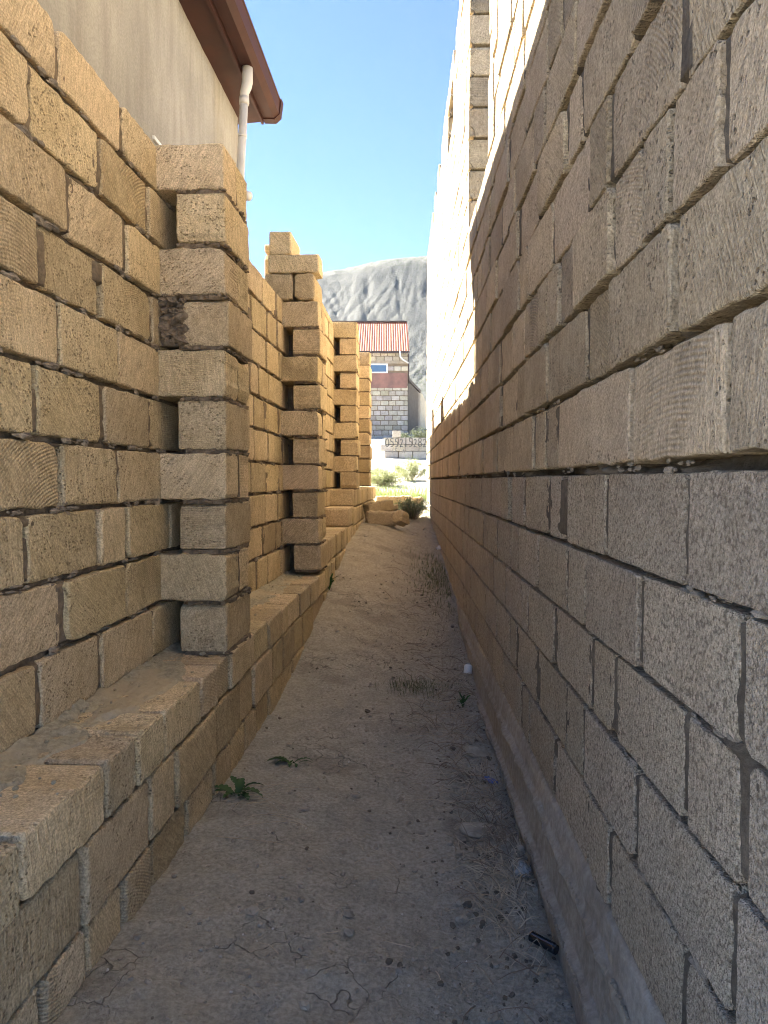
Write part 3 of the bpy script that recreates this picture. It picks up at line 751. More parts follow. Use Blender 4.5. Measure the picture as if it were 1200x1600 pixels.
for k in range(-3, 6):
    dd = 1.3
    while dd < 5.3:
        run = r.uniform(.02, .16)
        for _ in range(int(run * 110)):
            q = dd + r.random() * run; sz = min(r.lognormvariate(math.log(.006), .5), .017); W_ = frame_left(q, ZL[k] + r.gauss(.002, .005), -.006)
            R3 = W_.to_3x3() @ Matrix.Diagonal((1.8, .8, 1.0)); p = W_.translation - bL_; rk = r.choice(rocks)
            parts.append(([tuple(p + R3 @ (Vector(v) * sz)) for v in rk[0]], rk[1]))
        dd += run + r.uniform(.05, .35)
tag(add('mortar_smears', mesh('mortar_smears', *join(parts), M['mortar_smear']), LW, WORLD[LW.name].copy()), kind='stuff')
md = np.arange(5.6, 11.65, .05); mz = np.arange(-.69, 1.74, .03); D2, Z2 = np.meshgrid(md, mz)
xx = -.7238 + .0505 * (D2 - 5.4) - .018 + .008 * fbm(D2 * 9, Z2 * 9, 161, 3)
add('mortar', bigmesh('mortar', (np.stack([xx, D2, Z2 + H], -1) - b3).reshape(-1, 3), gridquads(*D2.shape), M['mortar_l']), LW, WORLD[LW.name].copy())

# ------------------------------------------------------------------ plastered house behind the left wall
def hxw(d): return -1.385 + .0505 * d                  # face of the house wall
HS = empty('plastered_house', (hxw(4), 4, H - 1.2), 'grey plastered house with brown metal eaves, behind the left block wall', 'house')
DC = 5.66
hb = np.array(WORLD[HS.name].translation)
wd = np.concatenate([np.arange(1.5, DC, .03), [DC]]); wz = np.concatenate([np.arange(-1.2, 1.0, .2), np.arange(1.0, 2.78, .03)])
D2, Z2 = np.meshgrid(wd, wz)
xx = hxw(D2) + .006 * fbm(D2 * 1.5, Z2 * 1.5, 201, 3) + .003 * fbm(D2 * 12, Z2 * 6, 202, 3)
def hp(x, d, z): return (x - hb[0], d - hb[1], z + H - hb[2])
nV = D2.size; V = (np.stack([xx, D2, Z2 + H], -1) - hb).reshape(-1, 3); Q = gridquads(*D2.shape)
# end wall and back, closing the house
V2 = np.array([hp(hxw(DC), DC, -1.2), hp(hxw(DC), DC, 2.78), hp(-6.5, DC + .25, 2.78), hp(-6.5, DC + .25, -1.2), hp(-6.5, 1.5, -1.2), hp(-6.5, 1.5, 2.78), hp(hxw(1.5), 1.5, 2.78), hp(hxw(1.5), 1.5, -1.2)])
Q2 = np.array([[0, 1, 2, 3], [3, 2, 5, 4], [4, 5, 6, 7]]) + nV
add('wall', bigmesh('wall', np.concatenate([V, V2]), np.concatenate([Q, Q2]), M['plaster'], False), HS, WORLD[HS.name].copy())
def sweep_eave(profile, d0, d1, name, mat, parent, close=True):
    """profile of (out of the house wall, height) swept along the eave"""
    V = []; n = len(profile)
    for dd in (d0, d1):
        for o, z in profile: V.append(hp(hxw(dd) + o, dd, z))
    F = [(i, (i + 1) % n, n + (i + 1) % n, n + i) for i in range(n if close else n - 1)]
    if close: F += [tuple(range(n - 1, -1, -1)), tuple(range(n, 2 * n))]
    return add(name, mesh(name, V, F, mat), parent, WORLD[HS.name].copy())
DE = DC + .10
sweep_eave([(-.03, 2.725), (.168, 2.745), (.168, 2.765), (-.03, 2.745)], 1.5, DE, 'soffit', M['brown_metal'], HS)
sweep_eave([(.160, 2.715), (.178, 2.715), (.178, 2.79), (.160, 2.79)], 1.5, DE - .02, 'fascia', M['brown_metal'], HS)
gut = sweep_eave([(.182, 2.745), (.262, 2.742), (.300, 2.775), (.308, 2.865), (.316, 2.872), (.316, 2.880), (.296, 2.880), (.290, 2.79), (.255, 2.757), (.196, 2.757), (.190, 2.86), (.182, 2.86)], 1.5, DE + .01, 'gutter', M['brown_metal'], HS)
sweep_eave([(.178, 2.739), (.266, 2.736), (.306, 2.773), (.322, 2.888), (.178, 2.888)], DE - .06, DE + .018, 'gutter_cap', M['brown_metal'], gut)
sweep_eave([(.255, 2.905), (-1.2, 3.30), (-2.6, 3.68), (-2.6, 3.70), (-1.2, 3.32), (.255, 2.925)], 1.4, DE + .02, 'roof', M['brown_metal'], HS)
sweep_eave([(.0, 1.752), (.012, 1.752), (.012, 1.772), (.0, 1.772)], 3.86, 4.03, 'window_sill', M['white'], HS)
# downpipe
pd0 = 5.02
px = lambda o, dd, z: hp(hxw(pd0) + o, dd, z)
pts = [(.222, pd0, 2.745), (.222, pd0, 2.65), (.214, pd0, 2.615), (.202, pd0, 2.58), (.200, pd0, 2.52)]
pipe = add('downpipe', mesh('downpipe', *tubevf([px(.200, pd0, 2.55), px(.168, pd0, 2.02), px(.168, pd0, 1.99)], [.0275] * 3, 14), M['pipe'], True), HS, WORLD[HS.name].copy())
add('pipe_elbow', mesh('pipe_elbow', *tubevf([px(*p) for p in pts], [.036, .036, .034, .030, .030], 14), M['pipe'], True), pipe, WORLD[HS.name].copy())
add('pipe_collar', mesh('pipe_collar', *tubevf([px(.2, pd0, 2.555), px(.199, pd0, 2.52), px(.198, pd0, 2.505)], [.032, .0335, .032], 14), M['pipe'], True), pipe, WORLD[HS.name].copy())
add('pipe_outlet', mesh('pipe_outlet', *tubevf([px(.168, pd0, 2.01), px(.170, pd0, 1.955), px(.185, pd0 - .01, 1.92), px(.215, pd0 - .02, 1.90), px(.235, pd0 - .03, 1.892)], [.0285, .0285, .029, .030, .031], 14), M['pipe'], True), pipe, WORLD[HS.name].copy())

for zb_ in (2.30,):
    add('pipe_bracket', mesh('pipe_bracket', *tubevf([px(.186, pd0, zb_ + .012), px(.1855, pd0, zb_ - .012)], [.0305, .0305], 14), M['pipe'], True), pipe, WORLD[HS.name].copy())

# ------------------------------------------------------------------ far house, annex and the low numbered wall
HF = 32.0
FH = empty('block_house', (-.5, HF, H + 1.9), 'far unplastered block house with a red ribbed metal roof', 'house')
fb = WORLD[FH.name].translation
def F3(x, d, z): return (x - fb.x, d - fb.y, z + H - fb.z)
XR, XL, ZB, ZE = 1.035, -3.2, 1.5, 5.52
def Fbox(name, x0, x1, d0, d1, z0, z1, mat, parent=FH):
    a = F3(x0, d0, z0); b = F3(x1, d1, z1); return add(name, mesh(name, *boxvf(a[0], b[0], a[1], b[1], a[2], b[2]), mat), parent, WORLD[FH.name].copy())
wallf = Fbox('wall', XL, XR, HF, HF + 6, ZB, ZE, M['mortar_l'])
rb = random.Random(3); shared = {}
zrow = 1.75; i = 0
while zrow < ZE - .05:
    h = .212; x = XR - (.0 if i % 2 else .0); first = True
    red = 3.98 <= zrow + .1 <= 4.62
    while x > -1.6 and not red:
        w = .17 if (i % 2 and first) else rb.choice([.36, .36, .36, .30]); first = False
        xc = x - w / 2; zc = zrow + h / 2
        win = (-1.9 < xc < .16 and 4.62 < zc < 5.02); lint = abs(zc - 5.10) < .07
        if not win and not lint:
            key = (round(w, 2), rb.randrange(3))
            if key not in shared: shared[key] = mesh('brick', *block_vf(w - .025, h - .028, .06, rb, False, .004, .2, .008), M['far_stone'])
            p = Vector((xc, HF - .03 - rb.random() * .01, zc + H))
            add('brick', shared[key], wallf, mat_axes(Vector((-1, 0, 0)), Vector((0, -1, 0)), p))
        x -= w
    zrow += h; i += 1
Fbox('lintel', XL, XR - .01, HF - .032, HF + .1, 5.04, 5.165, M['mortar_pale'])
Fbox('red_band', XL, XR - .03, HF - .042, HF + .1, 3.99, 4.63, M['red_wall'])
win = Fbox('window', -1.5, .16, HF - .055, HF + .05, 4.63, 5.03, M['white'])
Fbox('pane', -1.44, .10, HF - .07, HF - .05, 4.68, 4.965, M['pane'], win)
# ribbed roof
RV = []; RF = []; pit = .105; nx_ = int((XR + .03 - XL) / pit); prof = [(0, 0), (.35, 0), (.45, .016), (.85, .016), (.95, 0)]
d0_, z0_, d1_, z1_ = HF - .30, 5.50, HF + 2.75, 7.37
for j in range(nx_):
    for t, hgt in prof: RV.append((XR + .05 - (j + t) * pit, hgt))
RV2 = [F3(x, d0_ , z0_ + hgt + .02) for x, hgt in RV] + [F3(x, d1_, z1_ + hgt + .02) for x, hgt in RV] + [F3(x, d0_, z0_ - .03) for x, hgt in RV]
n = len(RV); RF = [(i, i + 1, n + i + 1, n + i) for i in range(n - 1)] + [(2 * n + i, 2 * n + i + 1, i + 1, i) for i in range(n - 1)]
roof = add('roof', mesh('roof', RV2, RF, M['red_roof']), FH, WORLD[FH.name].copy())
a = [F3(XR + .04, d1_, z1_), F3(XL, d1_, z1_), F3(XL, d1_ + 3, z0_), F3(XR + .04, d1_ + 3, z0_)]
add('rear_roof', mesh('rear_roof', a, [(0, 1, 2, 3)], M['red_roof']), roof, WORLD[FH.name].copy())
Fbox('ridge_cap', XL, XR + .05, d1_ - .08, d1_ + .08, z1_ + .03, z1_ + .075, M['metal_dark'], roof)
add('gable', mesh('gable', [F3(XR - .01, HF, ZE - .02), F3(XR - .01, HF + 5.8, ZE - .02), F3(XR - .01, d1_, z1_ - .05)], [(0, 1, 2)], M['metal_dark']), FH, WORLD[FH.name].copy())
Fbox('eave_board', XL, XR + .05, HF - .33, HF - .30, 5.43, 5.53, M['metal_dark'], roof)
add('gutter_pipe', mesh('gutter_pipe', *tubevf([F3(.69, HF - .35, 5.50), F3(.69, HF - .34, 5.30), F3(.80, HF - .2, 5.18), F3(1.05, HF - .1, 5.05)], .035, 8), M['pipe'], True), FH, WORLD[FH.name].copy())
add('downpipe', mesh('downpipe', *tubevf([F3(1.06, HF + .05, 5.45), F3(1.06, HF + .05, 4.2)], .035, 8), M['metal_dark'], True), FH, WORLD[FH.name].copy())
# annex running back to the right of the far house
AX = empty('annex', (1.4, 35, H + 2.4), 'low shaded outbuilding stretching back from the right side of the far house', 'building')
ab = WORLD[AX.name].translation
def wallstrip(name, p, q, z0, z1, z2, th, mat, parent):
    """upright wall from p to q (x,d); top falls from z1 to z2"""
    n = Vector((q[1] - p[1], -(q[0] - p[0]), 0)).normalized() * th
    V = []
    for (x, dd, zt) in ((p[0], p[1], z1), (q[0], q[1], z2)):
        for zz, o in ((z0, 0), (zt, 0), (zt, 1), (z0, 1)): V.append((x - n.x * o - ab.x, dd - n.y * o - ab.y, zz + H - ab.z))
    return add(name, mesh(name, V, [(0, 1, 5, 4), (1, 2, 6, 5), (2, 3, 7, 6), (3, 2, 1, 0), (4, 5, 6, 7)], mat), parent, WORLD[AX.name].copy())
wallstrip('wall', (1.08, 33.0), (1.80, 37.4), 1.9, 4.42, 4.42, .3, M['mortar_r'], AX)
wallstrip('roof_edge', (1.12, 32.95), (1.86, 37.4), 4.42, 4.56, 4.56, .45, M['metal_dark'], AX)
wallstrip('post', (1.72, 36.9), (1.82, 37.45), 1.9, 4.40, 4.40, .12, M['mortar_pale'], AX)
wallstrip('rear_wall', (1.84, 37.5), (2.34, 41.0), 2.2, 4.60, 4.30, .3, M['far_stone'], AX)

NWD = 21.0
NW = empty('numbered_wall', (1.2, NWD, H + .6), 'low grey block wall with a phone number painted on it, beyond the alley', 'wall')
nb_ = WORLD[NW.name].translation
def N3(x, d, z): return (x - nb_.x, d - nb_.y, z + H - nb_.z)
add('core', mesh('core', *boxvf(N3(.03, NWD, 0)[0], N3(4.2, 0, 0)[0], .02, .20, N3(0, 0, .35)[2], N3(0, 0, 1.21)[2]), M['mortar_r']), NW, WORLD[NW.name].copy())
for row in range(5):
    x = .0 - (.0 if row % 2 else .0); zc = 1.225 - .1 - row * .197; first = True
    while x < 4.1:
        w = .2 if (row % 2 and first) else rb.choice([.39, .40, .41]); first = False
        me = mesh('brick', *block_vf(w - .014, .183, .19, rb, False, .003, .25, .006), M['far_stone']) if rb.random() < .3 or row == 0 and x == 0 else me
        add('brick', me, NW, mat_axes(Vector((-1, 0, 0)), Vector((0, -1, 0)), Vector((x + w / 2, NWD + rb.gauss(0, .002), zc + H)))); x += w
tb = tag(add('loose_block', mesh('loose_block', *block_vf(.225, .185, .19, rb, True, .003, .3, .006), M['far_stone'])), 'pale stone block standing on top of the numbered wall', 'block')
tb.matrix_local = mat_axes(Vector((-1, 0, 0)), Vector((0, -1, 0)), Vector((.36, NWD + .01, 1.32 + H)))
# painted digits: brush strokes as thin ribbons 4 mm proud of the blocks
STROKE = {'0': [[(.5, 1), (.15, .85), (.02, .5), (.15, .12), (.5, 0), (.85, .15), (.98, .5), (.85, .88), (.5, 1)]],
 '5': [[(.98, 1), (.2, 1)], [(.2, 1), (.18, .6), (.5, .66), (.9, .5), (.9, .15), (.5, 0), (.15, .02)]],
 '2': [[(.15, .8), (.4, 1), (.75, .92), (.78, .65), (.45, .3), (.1, .02)], [(.1, .02), (.5, .08), (.92, .02)]],
 '1': [[(.5, 1.02), (.5, -.05)]], '8': [[(.5, .52), (.15, .6), (.15, .95), (.5, 1.0), (.85, .95), (.85, .6), (.5, .52)], [(.5, .52), (.05, .42), (.05, .05), (.5, .0), (.95, .05), (.95, .42), (.5, .52)]],
 'F': [[(.2, 1), (.2, 0)], [(.2, .95), (.8, .9)], [(.2, .5), (.6, .5)]], 'A': [[(.1, 0), (.5, 1), (.85, 0)], [(.25, .4), (.75, .4)]]}
def ribbon(pts, w):
    V = []; F = []
    for i, p in enumerate(pts):
        a = Vector(pts[max(i - 1, 0)]); b = Vector(pts[min(i + 1, len(pts) - 1)]); t = (b - a).normalized(); nn = Vector((-t.y, t.x)) * w / 2
        V += [Vector(p) + nn, Vector(p) - nn]
        if i: F.append((2 * i - 2, 2 * i - 1, 2 * i + 1, 2 * i))
    return V, F
def write(txt, x0, z0, wd, ht, pitch, sw, mat, name):
    for ci, ch in enumerate(txt):
        if ch == ' ': continue
        V = []; F = []
        for st in STROKE[ch]:
            # smooth the stroke
            pts = [Vector(p) for p in st]
            for _ in range(2):
                if len(pts) > 2:
                    o = [pts[0]]
                    for a_, b_ in zip(pts, pts[1:]): o += [a_ * .75 + b_ * .25, a_ * .25 + b_ * .75]
                    pts = o + [pts[-1]]
            v, f = ribbon([(p.x * wd, p.y * ht) for p in pts], sw); b = len(V)
            V += v; F += [tuple(q + b for q in g) for g in f]
        jx, jz = rb.gauss(0, .004), rb.gauss(0, .006)
        W3 = [N3(x0 + ci * pitch + v.x + jx, NWD - .010, z0 + v.y + jz) for v in V]
        add(name, mesh(name, W3 + [(x, y + .004, z) for x, y, z in W3], F + [tuple(q + len(W3) for q in reversed(g)) for g in F], mat), NW, WORLD[NW.name].copy())
write('055215282', .04, .955, .100, .235, .1335, .023, M['paint'], 'painted_digit')
write('1F A', .22, .79, .07, .12, .10, .018, M['paint_faint'], 'painted_letter')

# ------------------------------------------------------------------ rubble, low kerb of blocks at the alley's end
KB = empty('low_block_row', (.2, 12.3, H - .45), 'low row of dark stone blocks laid across the far end of the alley', 'wall')
for i, (x, dd, z, w, rz) in enumerate(((-.02, 12.25, -.345, .22, .1), (.19, 12.3, -.35, .21, -.05), (.36, 12.4, -.34, .19, .0), (.56, 12.35, -.36, .2, .05))):
    add('brick', mesh('brick', *block_vf(w, .17, .19, rb, True, .005, .6, .012), M['brown']), KB, mat_axes(Vector((-1, 0, 0)), Vector((0, -1, 0)), Vector((x, dd, z + H))) @ Matrix.Rotation(rz, 4, 'Z'))
for nme, lab, x, dd, z, L, hh, T, rot in (
    ('broken_block', 'pale broken stone block on top of the rubble by the end of the left ledge', -.03, 9.35, -.33, .34, .15, .24, (.08, .16, .35)),
    ('broken_block', 'dark lower rubble block on the ground under the pale one', -.02, 9.2, -.475, .38, .17, .26, (-.05, -.05, .12)),
    ('broken_block', 'small tilted rubble block at the right end of the rubble', .155, 9.15, -.44, .15, .16, .2, (.3, .25, -.5)),
    ('broken_block', 'thin slab lying at the back of the rubble heap', .08, 9.75, -.37, .3, .08, .2, (.1, .15, .6))):
    o = add(nme, mesh(nme, *block_vf(L, hh, T, rb, True, .008, .9, .016), M['brown'] if 'dark' in lab else M['yellow']), None,
        mat_axes(Vector((-1, 0, 0)), Vector((0, -1, 0)), Vector((x, dd - T / 2, z + H))) @ Matrix.Rotation(rot[2], 4, 'Z') @ Matrix.Rotation(rot[1], 4, 'Y') @ Matrix.Rotation(rot[0], 4, 'X'))
    tag(o, lab, 'stone block', 'rubble at the end of the ledge')

# ------------------------------------------------------------------ pebbles, flakes, straw
GXa, GDa = np.arange(-1.4, 2.4, .012), np.arange(1.0, 20, .02)
GZa = ground_full(*np.meshgrid(GXa, GDa)).tolist()
def gz(x, d):
    u = min(max((x + 1.4) / .012, 0), len(GXa) - 2.001); v = min(max((d - 1.0) / .02, 0), len(GDa) - 2.001); i, j = int(u), int(v); u -= i; v -= j
    return (GZa[j][i] * (1 - u) + GZa[j][i + 1] * u) * (1 - v) + (GZa[j + 1][i] * (1 - u) + GZa[j + 1][i + 1] * u) * v + H
r = random.Random(17); parts = []
for i in range(4200):
    dd = 1.5 + 9 * r.random() ** 2.0; a, b = lx(dd) + .28, rx(dd) - .03; u = r.random()
    if r.random() < .62: u = 1 - abs(r.gauss(0, .22))
    if not 0 < u < 1: continue
    x = a + (b - a) * u; s = r.lognormvariate(math.log(.0042), .5)
    parts.append((x, dd, min(s, .022)))
xa = np.array([p[0] for p in parts]); da = np.array([p[1] for p in parts]); za = ground_full(xa, da) + H
gp = [placed(r.choice(rocks), (p[0], p[1], z + p[2] * .25), rrot(r), p[2]) for p, z in zip(parts, za)]
tag(add('gravel', mesh('gravel', *join(gp), M['rock'])), 'small grey pebbles and crumbs strewn over the alley floor', 'gravel', kind='stuff')
gp = []
for i in range(600):
    dd = 1.5 + 6 * r.random() ** 1.6; a, b = lx(dd) + .28, rx(dd) - .03; u = 1 - abs(r.gauss(0, .17)) if r.random() < .88 else r.random()
    if not 0 < u < 1: continue
    x = a + (b - a) * u; q = min(r.lognormvariate(math.log(.0048), .5), .02); gp.append(placed(r.choice(rocks), (x, dd, gz(x, dd) + q * .2), rrot(r), q))
tag(add('dirt_clods', mesh('dirt_clods', *join(gp), M['clod'])), 'dark brown dirt clods scattered along the right side of the alley floor', 'dirt', kind='stuff')
pf = []
for i in range(90):
    dd = 1.5 + 7 * r.random() ** 1.8; a, b = lx(dd) + .28, rx(dd) - .05; x = a + (b - a) * r.random(); s = r.uniform(.0015, .0042)
    pf.append(placed(r.choice(rocks), (x, dd, gz(x, dd) + .002), rrot(r), s))
tag(add('shell_flakes', mesh('shell_flakes', *join(pf), M['flake'])), 'tiny white shell chips scattered on the alley floor', 'chips', kind='stuff')
def strand(r, x, d, ln, az, lift, rad, seg=4, sag=.0):
    pts = []; cx, cd = x, d; a = az
    for i in range(seg + 1):
        t = i / seg; pts.append((cx, cd, gz(cx, cd) + .004 + lift * math.sin(t * math.pi) + sag * t)); a += r.gauss(0, .10)
        cx += math.cos(a) * ln / seg; cd += math.sin(a) * ln / seg
        cx = min(cx, rx(cd) - .035)
    return tubevf(pts, [rad * (1 - .5 * i / seg) for i in range(seg + 1)], 4, False)
sp = []; tp = []
def litter(n, x0, d0, sx, sd, ln, az, spread, lift, out, rad=(.0008, .0017)):
    for _ in range(n):
        x = r.gauss(x0, sx); d = r.gauss(d0, sd)
        if x > rx(d) - .04 or x < lx(d) + .3 or d < 1.3: continue
        out.append(strand(r, x, d, ln * r.uniform(.4, 1.3), r.gauss(az, spread), lift * r.random(), r.uniform(*rad)))
litter(120, .36, 2.20, .05, .12, .12, 1.9, .8, .03, sp)
litter(25, .38, 1.98, .04, .08, .10, 1.6, .8, .03, sp)
litter(150, .40, 2.75, .05, .35, .10, 1.7, 1.3, .03, sp)
litter(150, .38, 3.6, .08, .55, .14, 1.8, 1.1, .03, sp)
litter(160, .36, 5.0, .12, .9, .20, 1.6, 1.3, .03, sp)
litter(60, -.1, 2.6, .28, .6, .07, 0, 2, .006, sp)
litter(120, .40, 2.5, .05, .4, .13, 1.8, .9, .05, tp, (.0010, .0022))
litter(120, .36, 3.8, .10, .8, .16, 1.7, 1.2, .04, tp, (.0010, .0024))
litter(80, .34, 5.5, .15, 1.0, .18, 1.7, 1.2, .04, tp, (.0010, .0024))
litter(14, -.52, 2.62, .05, .08, .22, .3, .6, .03, sp, (.001, .0018))
tag(add('dry_straw', mesh('dry_straw', *join(sp), M['straw'])), 'pale dry straw heaped along the foot of the right wall', 'straw', kind='stuff')
tag(add('dry_twigs', mesh('dry_twigs', *join(tp), M['twig'])), 'dark dry twigs mixed into the litter along the right wall', 'twigs', kind='stuff')
# stones one can pick out
def stone_thing(x, d, s, lab, flat=.55, sq=(1.3, 1, 1)):
    V, F = rock_vf(r, s, 9, flat); V = [(v[0] * sq[0], v[1] * sq[1], v[2] + r.gauss(0, s * .05)) for v in V]
    o = add('stone', mesh('stone', V, F, M['rock']), None, Matrix.Translation((x, d, gz(x, d) + s * flat * .35)) @ Matrix.Rotation(r.uniform(-.3, .3), 4, 'Z'))
    bv = o.modifiers.new('bevel', 'BEVEL'); bv.width = s * .12; bv.segments = 2; bv.limit_method = 'NONE'
    tag(o, lab, 'stone', 'stones on the alley floor')
def at_px(x, y):
    """point of the alley floor seen at a photograph pixel"""
    v = co.rotation_euler.to_matrix() @ Vector(((x - 600) / 1150, -(y - 800) / 1150, -1)); t = np.arange(.8, 16, .003)
    k = int(np.argmax(v.z * t <= ground_z(v.x * t, v.y * t))); return float(v.x * t[k]), float(v.y * t[k])
for (ux, uy, s, lab, fl) in ((741, 1300, .046, 'flat grey stone lying among the straw beside the right wall', .45), (555, 1243, .016, 'small rounded stone in the middle of the alley floor', .6),
    (476, 1268, .017, 'small flat stone left of the alley middle, near a leafy weed', .5), (712, 1233, .013, 'pale pebble beside the blue wrapper', .8), (718, 1340, .015, 'small tan stone left of the straw heap', .7),
    (722, 1440, .016, 'dark small clod on the floor left of the black tube', .7), (745, 1180, .045, 'dark dirt-caked stone half under twigs at the right wall', .7), (660, 1300, .012, 'brown crumb of stone at mid alley, below the round stone', .6)):
    p = at_px(ux, uy); stone_thing(p[0], p[1], s, lab, fl)

# ------------------------------------------------------------------ litter things
p = at_px(848, 1488)
TB = empty('plastic_tube', (p[0], p[1], gz(*p)), 'short black plastic tube lying by the foot of the right wall', 'tube')
ang = math.radians(-46); dv = Vector((math.cos(ang), math.sin(ang), 0)); c0 = Vector((p[0], p[1], gz(*p) + .013))
Wt = mat_axes(dv, Vector((0, 0, 1)).cross(dv), c0)
V, F = tubevf([(-.040, 0, 0), (-.038, 0, 0), (.036, 0, 0), (.038, 0, 0)], [.0105, .0125, .0125, .0115], 20)
add('body', mesh('body', V, F, M['black'], False), TB, Wt)
add('rim', mesh('rim', *tubevf([(.0385, 0, 0), (.043, 0, 0), (.0432, 0, 0), (.036, 0, 0)], [.0128, .0128, .009, .009], 20, False), M['black'], False), TB, Wt)
add('ridge', mesh('ridge', *boxvf(-.037, .037, .0015, .0055, .0115, .0142), M['black']), TB, Wt)
p = at_px(733, 1054); zc = gz(*p)
CP = empty('plastic_bottle', (p[0], p[1], zc), 'small white plastic bottle standing tilted against the right wall', 'bottle')
Wc = Matrix.Translation((p[0] - .01, p[1], zc + .0)) @ Matrix.Rotation(-.28, 4, 'X') @ Matrix.Rotation(.12, 4, 'Y')
add('body', mesh('body', *tubevf([(0, 0, 0), (0, 0, .004), (0, 0, .055), (0, 0, .062), (0, 0, .066)], [.022, .025, .025, .022, .014], 18), M['white'], True), CP, Wc)
add('neck', mesh('neck', *tubevf([(0, 0, .064), (0, 0, .074), (0, 0, .075)], [.013, .013, .011], 14), M['film'], True), CP, Wc)
add('dirty_base', mesh('dirty_base', *tubevf([(0, 0, -.02), (0, 0, .012)], [.0245, .0256], 18), M['rock'], True), CP, Wc)
def crumple(name, px_, size, mat, lab, cat, hgt=.5):
    p = at_px(*px_); n = 11; V = []; F = []
    for i in range(n):
        for j in range(n):
            u, v = i / (n - 1) - .5, j / (n - 1) - .5
            V.append((u * size[0] * (1 + .3 * r.gauss(0, .3)), v * size[1] * (1 + .3 * r.gauss(0, .3)), hgt * min(size) * (max(0, .5 - (u * u + v * v) * 1.6) + r.uniform(-.16, .16))))
    for i in range(n - 1):
        for j in range(n - 1): F.append((i * n + j, (i + 1) * n + j, (i + 1) * n + j + 1, i * n + j + 1))
    o = add(name, mesh(name, V, F, mat), None, Matrix.Translation((p[0], p[1], gz(*p) + .008)) @ Matrix.Rotation(r.uniform(1.0, 2.2), 4, 'Z'))
    sd = o.modifiers.new('solid', 'SOLIDIFY'); sd.thickness = .0012
    tag(o, lab, cat)
crumple('wrapper', (766, 1222), (.075, .034), M['blue'], 'crumpled blue plastic wrapper in the litter by the right wall', 'wrapper')
crumple('plastic_scrap', (815, 1368), (.07, .055), M['film'], 'torn dirty clear plastic scrap at the foot of the right wall', 'plastic scrap', .8)
crumple('paper_scrap', (687, 858), (.09, .07), M['white'], 'white crumpled paper scrap at the far foot of the right wall', 'paper', .9)

# ------------------------------------------------------------------ weeds and grass
def leaf_vf(r, ln, wd, lobes=5, curl=.25):
    """a jagged dandelion-like leaf along +x, with a midrib fold"""
    V = []; F = []; n = lobes * 4
    for i in range(n + 1):
        t = i / n; w = wd * (math.sin(math.pi * min(1, t * .9 + .08)) ** .7) * (.62 + .38 * abs(math.sin(t * lobes * math.pi))) * (1 if t < .97 else .2)
        z = ln * curl * math.sin(t * math.pi * .9) - ln * .06 * t; wob = ln * .03 * math.sin(t * 9 + r.random())
        V += [(t * ln, -w + wob, z + w * .35 + r.gauss(0, ln * .008)), (t * ln, wob, z), (t * ln, w + wob, z + w * .35 + r.gauss(0, ln * .008))]
        if i:
            b = 3 * i; F += [(b - 3, b - 2, b + 1, b), (b - 2, b - 1, b + 2, b + 1)]
    return V, F
def weed(px_, lab, leaves):
    p = at_px(*px_); W0 = Matrix.Translation((p[0], p[1], gz(*p)))
    E_ = empty('weed', tuple(W0.translation), lab, 'weed', 'leafy weeds on the alley floor')
    add('stem', mesh('stem', *tubevf([(0, 0, -.01), (.005, 0, .01), (.015, .004, .016)], [.005, .004, .002], 6), M['leaf'], True), E_, W0)
    for az, ln, wd, tilt, dx, dy in leaves:
        add('leaf', mesh('leaf', *leaf_vf(r, ln, wd, r.choice([4, 5, 6]), r.uniform(.10, .22)), M['leaf'], True), E_, W0 @ Matrix.Translation((dx, dy, .006)) @ Matrix.Rotation(az, 4, 'Z') @ Matrix.Rotation(-tilt, 4, 'Y') @ Matrix.Rotation(r.gauss(0, .4), 4, 'X'))
weed((372, 1248), 'dark green leafy weed at the foot of the left plinth', [(a, r.uniform(.055, .10), r.uniform(.013, .021), t, r.uniform(-.02, .02), r.uniform(-.015, .015)) for a, t in ((.0, .05), (-.35, .0), (.35, .15), (2.9, .3), (2.4, .6), (-.8, .0), (3.3, .2), (1.2, .7), (-2.4, .05), (-.15, .3))])
weed((452, 1197), 'small flattened leafy weed in the alley, right of the larger weed', [(3.1, .10, .017, .05, -.0, 0), (2.85, .085, .015, .1, 0, .005), (-1.7, .045, .010, .0, .01, 0), (-1.2, .05, .011, .0, .015, 0), (.1, .08, .010, .08, .02, .0), (-.1, .06, .008, .03, .04, .0), (3.4, .06, .012, .0, 0, -.004)])
weed((514, 920), 'upright green weed at the corner below the second pier', [(a, r.uniform(.10, .16), .012, t, 0, 0) for a, t in ((0, .9), (1.0, 1.1), (-.8, .9), (2.2, 1.2), (3.4, 1.0), (-1.8, .8), (.5, 1.3))])
weed((722, 1104), 'small feathery green weed among the twigs by the right wall', [(a, r.uniform(.045, .08), .008, t, 0, 0) for a, t in ((0, .9), (1.0, 1.1), (-.8, .9), (2.2, 1.2), (3.4, 1.0), (-1.8, .8), (.5, 1.3), (4, .6))])
def blades(n, fx, ln, wd, lean=.5):
    parts = []
    for _ in range(n):
        x, d = fx(); z = gz(x, d)
        a = r.uniform(0, 6.28); l = ln * r.uniform(.5, 1.2); b = r.uniform(.1, lean) ; u = Vector((math.cos(a), math.sin(a), 0)); sdv = Vector((-u.y, u.x, 0)) * wd * r.uniform(.6, 1.2)
        p0 = Vector((x, d, z - .004)); p1 = p0 + Vector((0, 0, l * .6)) + u * l * b * .4; p2 = p0 + Vector((0, 0, l * (1 - b * .4))) + u * l * b
        parts.append(([tuple(p0 - sdv), tuple(p0 + sdv), tuple(p1 + sdv * .7), tuple(p1 - sdv * .7), tuple(p2)], [(0, 1, 2, 3), (3, 2, 4)]))
    return join(parts)
def gauss2(x0, d0, sx, sd):
    def f():
        while True:
            x, d = r.gauss(x0, sx), r.gauss(d0, sd)
            if x < rx(d) - .02 or d > 12.3: return x, d
    return f
